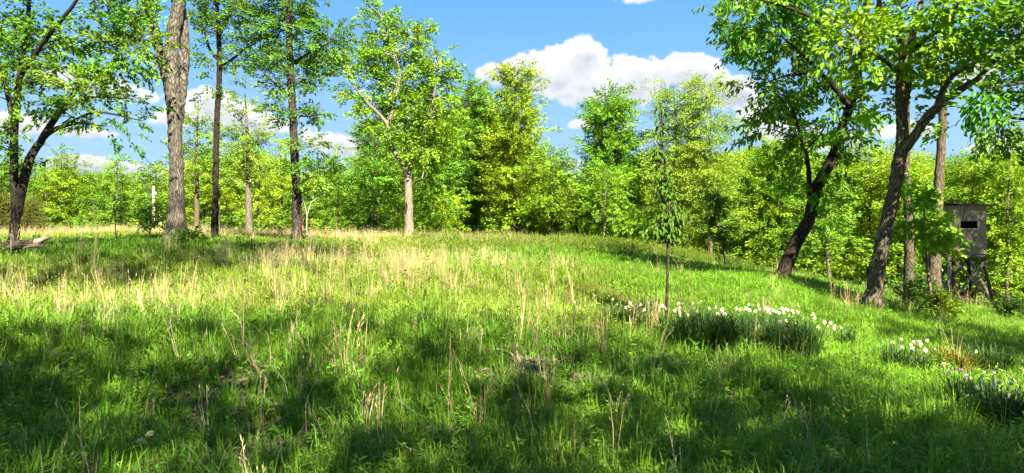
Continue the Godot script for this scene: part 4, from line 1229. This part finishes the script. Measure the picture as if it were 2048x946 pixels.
# ------------------------------------------------------------------ daffodils
func daffodils() -> void:
	rng.seed = 800
	# flower: six petals and a short cup, facing +z
	var petals := Shape.new()
	for i in 6:
		var a := TAU * i / 6.0
		var dir := Vector3(cos(a), sin(a), -0.12).normalized()
		petals.leaf(Vector3.ZERO, dir, Vector3.BACK, 0.028, 0.021, 0.003, Color(0.70, 0.71, 0.70))
	var petal_mesh := petals.commit(mat.petal)
	var cup := Shape.new()
	cup.tube(PackedVector3Array([Vector3(0, 0, 0), Vector3(0, 0, 0.008), Vector3(0, 0, 0.014)]), PackedFloat32Array([0.006, 0.010, 0.014]), 8, Color(0.74, 0.60, 0.22))
	var cup_mesh := cup.commit(mat.petal)
	# clumps: px, depth, half width m, half depth m, leaves, leaf height, leaf tint, flowers, label
	var strap := Color(0.044, 0.098, 0.019)
	var list := [
		[1150, 10.4, .06, .06, 10, .36, strap, 1, "single daffodil stalk with one white flower, left of all the clumps"],
		[1248, 10.3, .32, .22, 260, .38, strap, 10, "daffodil clump with white flowers just left of the tall sapling"],
		[1300, 11.6, .22, .16, 90, .42, strap, 0, "flowerless dark tuft of strap leaves behind the clump left of the sapling"],
		[1350, 9.9, .18, .18, 130, .40, strap, 7, "small daffodil clump at the right foot of the tall sapling"],
		[1428, 9.1, .48, .36, 900, .54, strap, 16, "largest dark daffodil clump, with few flowers, in the shade right of the sapling"],
		[1568, 9.3, .46, .32, 800, .50, strap, 6, "wide dark daffodil clump at the shade edge with pale blooms at its rear"],
		[1505, 11.3, .30, .2, 110, .36, strap, 14, "sunlit daffodil clump behind the largest dark clump"],
		[1575, 11.2, .32, .2, 130, .36, strap, 18, "sunlit daffodil row thick with white flowers behind the wide dark clump"],
		[1672, 10.6, .28, .18, 90, .32, strap, 10, "low sunlit daffodil clump left of the forked hickory's foot"],
		[1806, 9.3, .30, .2, 190, .36, strap, 13, "sunlit daffodil clump below and right of the forked hickory"],
		[1862, 10.0, .12, .1, 30, .30, strap, 3, "few daffodils beside the orange-tinged leaf clump"],
		[1945, 7.4, .22, .17, 260, .40, strap, 13, "daffodil clump with nodding white flowers in the lower right"],
		[2020, 6.6, .26, .2, 360, .44, strap, 11, "daffodil clump cut by the right edge of the picture"],
		[1903, 9.6, .28, .2, 260, .36, Color(0.16, 0.15, 0.02), 1, "clump of yellowing orange-tinged strap leaves right of the sunlit daffodils"],
		[1988, 9.8, .28, .24, 420, .38, strap, 0, "round dark leaf clump in the shade right of the orange-tinged clump"],
		[290, 5.4, .05, .05, 8, .16, strap, 3, "white bloom low in the grass at the lower left"],
		[1974, 4.9, .04, .04, 6, .12, strap, 1, "lone white flower low in the grass at the lower right corner"]]
	for c in list:
		var b := G(c[0], c[1])
		if c[4] > 20: clumps.append([b.x, b.z, c[2], c[3]])
		var t := thing("daffodil_clump", c[8], "daffodils", b, "daffodil clumps")
		var s := Shape.new()
		var bunches := []
		for i in maxi(1, int(c[4]) / 26):
			var a := rr(0, TAU)
			var q := sqrt(rng.randf()) * 0.85
			bunches.append([Vector3(cos(a) * c[2] * q, rr(0.85, 1.2), sin(a) * c[3] * q), rr(0.5, 1.0)])
		for i in c[4]:
			var bunch: Array = bunches[i % bunches.size()]
			var a := rr(0, TAU)
			var q := sqrt(rng.randf())
			var width: float = minf(c[2], 0.13) * bunch[1]
			var at := Vector3(bunch[0].x + cos(a) * width * q, 0, bunch[0].z + sin(a) * width * q)
			at.y = H(b.x + at.x, b.z + at.z) - b.y - 0.02
			var lean := (Vector3(cos(a), 0, sin(a)) * (0.4 + q) + Vector3(rng.randfn(), 0, rng.randfn()) * 0.5).normalized()
			var tint: Color = c[6]
			if c[6].r > 0.15 and rng.randf() < 0.22: tint = Color(0.27, 0.15, 0.02)
			elif c[6].r > 0.15 and rng.randf() < 0.4: tint = Color(0.10, 0.17, 0.015)
			var kk := rr(0.75, 1.25)
			s.blade(at, lean, c[5] * rr(0.7, 1.15) * bunch[0].y, rr(0.010, 0.019), rr(0.08, 0.9), tint * kk, tint * kk)
		part("leaf_blades", s.commit(mat.grass), t, "stuff")
		for i in int(c[7]):
			var a := rr(0, TAU)
			var q := sqrt(rng.randf())
			var at := Vector3(cos(a) * c[2] * q * 1.1, 0, sin(a) * c[3] * q - c[3] * 0.35)
			if i % 3 == 0: at.z += c[3] * rr(0.5, 1.3)
			if c[0] == 1428: at = Vector3(lerpf(-1.0, 0.5, rng.randf()) * c[2], 0, rr(-1, 0.7) * c[3])
			at.y = H(b.x + at.x, b.z + at.z) - b.y
			var top := at + Vector3(rr(-0.04, 0.04), c[5] * rr(0.85, 1.12), rr(-0.03, 0.06))
			var face := Basis(Vector3.UP, rr(-1.4, 1.4) + 0.3) * Basis(Vector3.RIGHT, rr(-0.1, 0.45))
			var f := part("flower", petal_mesh, t)
			f.transform = Transform3D(face * Basis.from_scale(Vector3.ONE * rr(0.85, 1.2)), top)
			part("cup", cup_mesh, f)
			var sm := Shape.new()
			sm.tube(PackedVector3Array([at, at.lerp(top, 0.6) + Vector3(0, 0, -0.01), top + Vector3(0, 0.008, -0.02), top - face.z * 0.004]), PackedFloat32Array([0.004, 0.0035, 0.003, 0.003]), 4, Color(0.08, 0.16, 0.03))
			part("stalk", sm.commit(mat.grass), f).transform = f.transform.affine_inverse()

# ------------------------------------------------------------------ grass, weeds, straw, litter
func tuft(seed_: int, blades: int, radius: float, low: float, high: float, width: float, bend: float, dry: float) -> ArrayMesh:
	rng.seed = seed_
	var s := Shape.new()
	for i in blades:
		var a := rr(0, TAU)
		var q := sqrt(rng.randf())
		var lean := (Vector3(cos(a), 0, sin(a)) * 0.6 + Vector3(rng.randfn(), 0, rng.randfn()) * 0.5).normalized()
		var k := rr(0.75, 1.25)
		var col := Color(k * rr(0.85, 1.15), k, k)
		if rng.randf() < dry: col = Color(2.2 * k, 1.25 * k, 2.6 * k)
		s.blade(Vector3(cos(a) * radius * q, -0.02, sin(a) * radius * q), lean, rr(low, high), width * rr(0.7, 1.3), bend * rr(0.2, 1.6), col, col)
	return s.commit(mat.grass)

func weed(seed_: int, stems: int, high: float, flowers: float) -> ArrayMesh:
	rng.seed = seed_
	var s := Shape.new()
	for i in stems:
		var a := rr(0, TAU)
		var q := rr(0.0, 0.09)
		var at := Vector3(cos(a) * q, -0.02, sin(a) * q)
		var h := high * rr(0.6, 1.1)
		var lean := Vector3(cos(a), 0, sin(a)) * rr(0.0, 0.3)
		s.blade(at, Vector3(cos(a), 0, sin(a)), h, 0.006, rr(0.05, 0.3), Color(0.9, 0.9, 1), Color(1, 1, 1))
		for l in 9:
			var f := rr(0.15, 1.0)
			var p := at + Vector3.UP * h * f * 0.95 + lean * h * f
			var dir := Vector3(rng.randfn(), rr(-0.2, 0.7), rng.randfn()).normalized()
			var up := (Vector3.UP + rdir() * 0.4).normalized()
			var k := rr(0.8, 1.25)
			s.kite(p, dir, up, rr(0.03, 0.06), rr(0.014, 0.026), 0.003, Color(k, k, k))
		for l in int(flowers):
			var p2 := at + Vector3.UP * h * rr(0.85, 1.05) + lean * h + rdir() * 0.03
			s.kite(p2, rdir(), Vector3.UP, 0.034, 0.028, 0.002, Color(5.2, 2.7, 0.7))
			s.kite(p2, rdir(), rdir(), 0.034, 0.028, 0.002, Color(5.2, 2.7, 0.7))
	return s.commit(mat.grass)

func broomsedge(seed_: int, stems: int, high: float, radius: float, most: float = 0.4) -> ArrayMesh:
	rng.seed = seed_
	var s := Shape.new()
	for i in stems:
		var a := rr(0, TAU)
		var q := sqrt(rng.randf()) * radius
		var lean := Vector3(cos(a), 0, sin(a))
		var h := high * rr(0.5, 1.1)
		var k := rr(0.8, 1.2)
		var col := Color(k, k * rr(0.92, 1.03), k * rr(0.85, 1.1))
		var at := Vector3(cos(a) * q, -0.02, sin(a) * q)
		var bend := rr(0.05, most)
		s.blade(at, lean, h, rr(0.003, 0.006), bend, col, col)
		if rng.randf() < 0.6:
			for l in 4:
				var f := rr(0.5, 0.95)
				var p := at + Vector3.UP * h * f * 0.95 + lean * h * bend * 0.75 * f
				s.kite(p, (Vector3.UP + lean * 0.5 + rdir() * 0.4).normalized(), lean, rr(0.03, 0.07), 0.008, 0.001, col * 1.1)
		if rng.randf() < 0.5:
			s.blade(at, (lean + rdir() * Vector3(1, 0, 1)).normalized(), h * rr(0.2, 0.5), 0.005, rr(0.4, 1.0), col * 0.85, col)
	return s.commit(mat.straw)

func dead_leaves(seed_: int) -> ArrayMesh:
	rng.seed = seed_
	var s := Shape.new()
	for i in 9:
		var at := Vector3(rr(-0.14, 0.14), rr(0.005, 0.03), rr(-0.14, 0.14))
		var dir := Vector3(rng.randfn(), rr(-0.2, 0.25), rng.randfn()).normalized()
		var up := (Vector3.UP + rdir() * 0.5).normalized()
		up = (up - dir * up.dot(dir)).normalized()
		var k := rr(0.6, 1.3)
		s.leaf(at, dir, up, rr(0.06, 0.11), rr(0.035, 0.055), rr(-0.012, 0.016), Color(k, k * rr(0.85, 1.05), k * rr(0.8, 1.1)))
	return s.commit(mat.straw)

func put_in(into: PackedFloat32Array, x: float, z: float, sc: float, tall: float, tilt: float, col: Color) -> void:
	var b := Basis(Vector3.UP, rr(0, TAU)) * Basis(Vector3.RIGHT, rng.randfn() * tilt) * Basis.from_scale(Vector3(sc, sc * tall, sc))
	row(into, b, Vector3(x, H(x, z), z), col)

func meadow() -> void:
	var short := []
	var tall := []
	var fine := [tuft(1, 34, 0.11, 0.09, 0.22, 0.0065, 0.5, 0.03), tuft(2, 30, 0.12, 0.10, 0.26, 0.0075, 0.7, 0.02), tuft(3, 40, 0.12, 0.06, 0.18, 0.006, 0.4, 0.05)]
	var rough := [tuft(4, 16, 0.06, 0.18, 0.42, 0.009, 0.45, 0.04), tuft(5, 14, 0.07, 0.16, 0.36, 0.012, 0.6, 0.0), tuft(21, 10, 0.05, 0.08, 0.2, 0.03, 1.0, 0.0)]
	var far_t := [tuft(6, 40, 0.26, 0.10, 0.26, 0.014, 0.4, 0.06), tuft(7, 36, 0.28, 0.08, 0.22, 0.016, 0.5, 0.04)]
	var forb := [weed(8, 5, 0.20, 0), weed(9, 4, 0.26, 0)]
	var bloom := [weed(10, 4, 0.42, 5), weed(11, 3, 0.5, 6)]
	var straw := [broomsedge(12, 13, 0.62, 0.07), broomsedge(13, 9, 0.72, 0.06), broomsedge(14, 16, 0.5, 0.1)]
	var strand := [broomsedge(15, 2, 0.6, 0.02), broomsedge(16, 3, 0.55, 0.04), broomsedge(19, 2, 0.6, 0.05, 1.1)]
	var litter := [dead_leaves(17), dead_leaves(18)]
	var sets := {"fine": [fine, []], "rough": [rough, []], "far": [far_t, []], "forb": [forb, []], "bloom": [bloom, []], "straw": [straw, []], "strand": [strand, []], "litter": [litter, []]}
	for k in sets:
		for i in sets[k][0].size():
			sets[k][1].append(PackedFloat32Array())
	rng.seed = 1000
	var patch := FastNoiseLite.new()
	patch.seed = 44
	patch.frequency = 0.09
	patch.fractal_octaves = 3
	var band := [[2.2, 4.5, 70], [4.5, 7.0, 170], [7.0, 11.0, 110], [11.0, 17.0, 62], [17.0, 27.0, 30], [27.0, 46.0, 11]]
	for bd in band:
		var fan := 1.5 if bd[1] < 12.0 else 1.0
		var n := int(fan * (bd[1] * bd[1] - bd[0] * bd[0]) * bd[2])
		for i in n:
			var d := sqrt(rr(bd[0] * bd[0], bd[1] * bd[1]))
			var u := rr(-fan, fan)
			var x := u * d
			var z := -d
			var px := 1024.0 + u * FOCAL
			var q := patch.get_noise_2d(x, z)
			var q2 := patch.get_noise_2d(x * 3.0 + 90.0, z * 3.0)
			# lawn: the close, even green turf of the right-hand slope; meadow elsewhere
			var lawn := smoothstep(1.0, 5.5, x + (d - 9.0) * 0.12 + q * 2.0) * smoothstep(6.0, 10.0, d)
			var dry := smoothstep(0.05, -0.5, x * 0.06 - 0.3 + q * 0.8) * smoothstep(8.0, 11.0, d) * (1.0 - lawn)
			var g := Color(0.112, 0.255, 0.014).lerp(Color(0.20, 0.265, 0.03), clampf(dry * 0.8 + 0.15 + q2 * 0.3, 0.0, 1.0)).lerp(Color(0.135, 0.27, 0.016), lawn)
			var turf := smoothstep(13.5, 16.0, d) * (1.0 - smoothstep(26.0, 31.0, d)) * (1.0 - smoothstep(500.0, 800.0, px))
			g = g.lerp(Color(0.115, 0.25, 0.014), turf * 0.8)
			g = g * (1.0 + q * 0.25 + rng.randfn() * 0.12)
			if d > 22.0:
				put_in(sets.far[1][i % 2], x, z, rr(0.8, 1.3), rr(0.8, 1.3) * lerpf(1.1, 0.75, maxf(lawn, turf)), 0.1, g)
				continue
			var taken := false
			for cl in clumps:
				if pow((x - cl[0]) / cl[2], 2.0) + pow((z - cl[1]) / cl[3], 2.0) < 1.1: taken = true
			if taken: continue
			var low := 1.0
			for cl in mown:
				if pow((x - cl[0]) / cl[2], 2.0) + pow((z - cl[1]) / cl[3], 2.0) < 1.0: low = 0.35
			var bare := q2 < -0.24 and d < 9.0
			if bare and rng.randf() < 0.6:
				if rng.randf() < 0.5: put_in(sets.litter[1][i % 2], x, z, rr(0.7, 1.2), 1.0, 0.15, Color(0.15, 0.11, 0.08) * rr(0.6, 1.4))
				continue
			var pick := rng.randf()
			if pick < 0.62 + lawn * 0.3:
				put_in(sets.fine[1][i % 3], x, z, rr(0.75, 1.25), rr(0.7, 1.25) * lerpf(1.0, 0.75, maxf(lawn, turf)) * low, 0.15, g)
			elif pick < 0.85:
				put_in(sets.rough[1][i % 3], x, z, rr(0.7, 1.15), rr(0.7, 1.1) * low, 0.15, g * Color(0.85, 0.95, 0.9))
			else:
				put_in(sets.forb[1][i % 2], x, z, rr(0.7, 1.3), rr(0.6, 1.2), 0.2, g * Color(0.95, 1.05, 0.8))
	# straw: dense on the left rise, a strip behind the old trees, strands elsewhere
	for i in 24000:
		var d := sqrt(rr(6.5 * 6.5, 44.0 * 44.0))
		var u := rr(-0.95, 0.95)
		var x := u * d
		var z := -d
		var px := 1024.0 + u * FOCAL
		var q := patch.get_noise_2d(x * 1.6 + 33.0, z * 1.6)
		var mid := smoothstep(8.6, 10.5, d) * (1.0 - smoothstep(12.8, 16.0, d + smoothstep(300.0, 800.0, px) * -6.0)) * (1.0 - smoothstep(900.0, 1250.0, px)) * 1.0
		var strip := smoothstep(29.0, 33.0, d) * (1.0 - smoothstep(1000.0, 1150.0, px)) * 0.9
		var crest := smoothstep(19.0, 24.0, d) * smoothstep(640.0, 720.0, px) * (1.0 - smoothstep(1000.0, 1300.0, px)) * 0.4
		var few := 0.03
		var want := maxf(maxf(mid * smoothstep(-0.35, 0.25, q), strip), maxf(crest * smoothstep(-0.1, 0.4, q) * 2.0, few))
		if rng.randf() > want * 0.8: continue
		var col := Color(0.31, 0.27, 0.125) * rr(0.7, 1.25)
		put_in(sets.straw[1][i % 3], x, z, rr(0.7, 1.2), rr(0.6, 1.15), 0.12, col)
	for i in 420:
		var d := sqrt(rr(3.8 * 3.8, 10.0 * 10.0))
		var u := rr(-0.9, 0.9)
		var x := u * d
		var px := 1024.0 + u * FOCAL
		var q := patch.get_noise_2d(x * 2.0 + 7.0, d * 2.0)
		var want := 0.25 + smoothstep(0.0, 0.3, q) * 0.8 - smoothstep(1350.0, 1700.0, px) * 0.25
		if rng.randf() > want: continue
		put_in(sets.strand[1][i % 3], x, -d, rr(0.8, 1.25), rr(0.5, 1.0), 0.16, Color(0.34, 0.29, 0.17) * rr(0.7, 1.2))
	for c in [[1050, 6.5, 26], [1170, 8.0, 20], [1060, 8.8, 22], [720, 7.3, 16], [760, 5.6, 12], [1290, 9.8, 18], [1330, 10.2, 12], [950, 5.8, 14], [1200, 5.2, 8], [1705, 14.6, 26], [1760, 16.8, 20], [1925, 24.0, 40], [1800, 16.2, 14], [1690, 14.9, 14], [1960, 23.0, 16]]:
		for i in int(c[2] * 0.6):
			var x: float = (c[0] - 1024.0) / FOCAL * c[1] + rng.randfn() * 0.18
			put_in(sets.strand[1][i % 3], x, -c[1] + rng.randfn() * 0.2, rr(0.8, 1.3), rr(0.8, 1.3), 0.1, Color(0.33, 0.255, 0.13) * rr(0.7, 1.2))
	# yellow bloom on the crest and here and there
	for i in 42000:
		var d := sqrt(rr(5.0 * 5.0, 46.0 * 46.0))
		var u := rr(-0.9, 0.9)
		var x := u * d
		var px := 1024.0 + u * FOCAL
		var q := patch.get_noise_2d(x * 1.3 + 60.0, d * 1.3)
		var want := smoothstep(22.0, 27.0, d) * smoothstep(780.0, 900.0, px) * (1.0 - smoothstep(1400.0, 1550.0, px)) * 0.9 * smoothstep(-0.3, 0.2, q) + 0.05 * smoothstep(0.0, 0.3, q)
		if rng.randf() > want: continue
		put_in(sets.bloom[1][i % 2], x, -d, rr(0.8, 1.2), rr(0.7, 1.2), 0.15, Color(0.12, 0.185, 0.02))
	var says := {"fine": ["grass", "fine green meadow grass covering the ground"], "rough": ["rough_grass", "taller broad-bladed grass among the fine grass"], "far": ["far_grass", "green grass of the far meadow up to the crest"], "forb": ["weeds", "small leafy weeds mixed into the grass"],
		"bloom": ["yellow_weeds", "yellow-flowered weeds, thickest along the crest"], "straw": ["straw_grass", "pale straw-coloured dead grass stalks on the rise"], "strand": ["dry_stalks", "single tan dry stalks in the near grass"], "litter": ["leaf_litter", "dead brown leaves in bare spots of the near grass"]}
	for k in sets:
		for i in sets[k][0].size():
			if sets[k][1][i].size() == 0: continue
			tag(scatter(says[k][0], sets[k][0][i], sets[k][1][i], self), says[k][1], "grass" if k != "litter" else "dead leaves", says[k][0].replace("_", " "), "stuff")
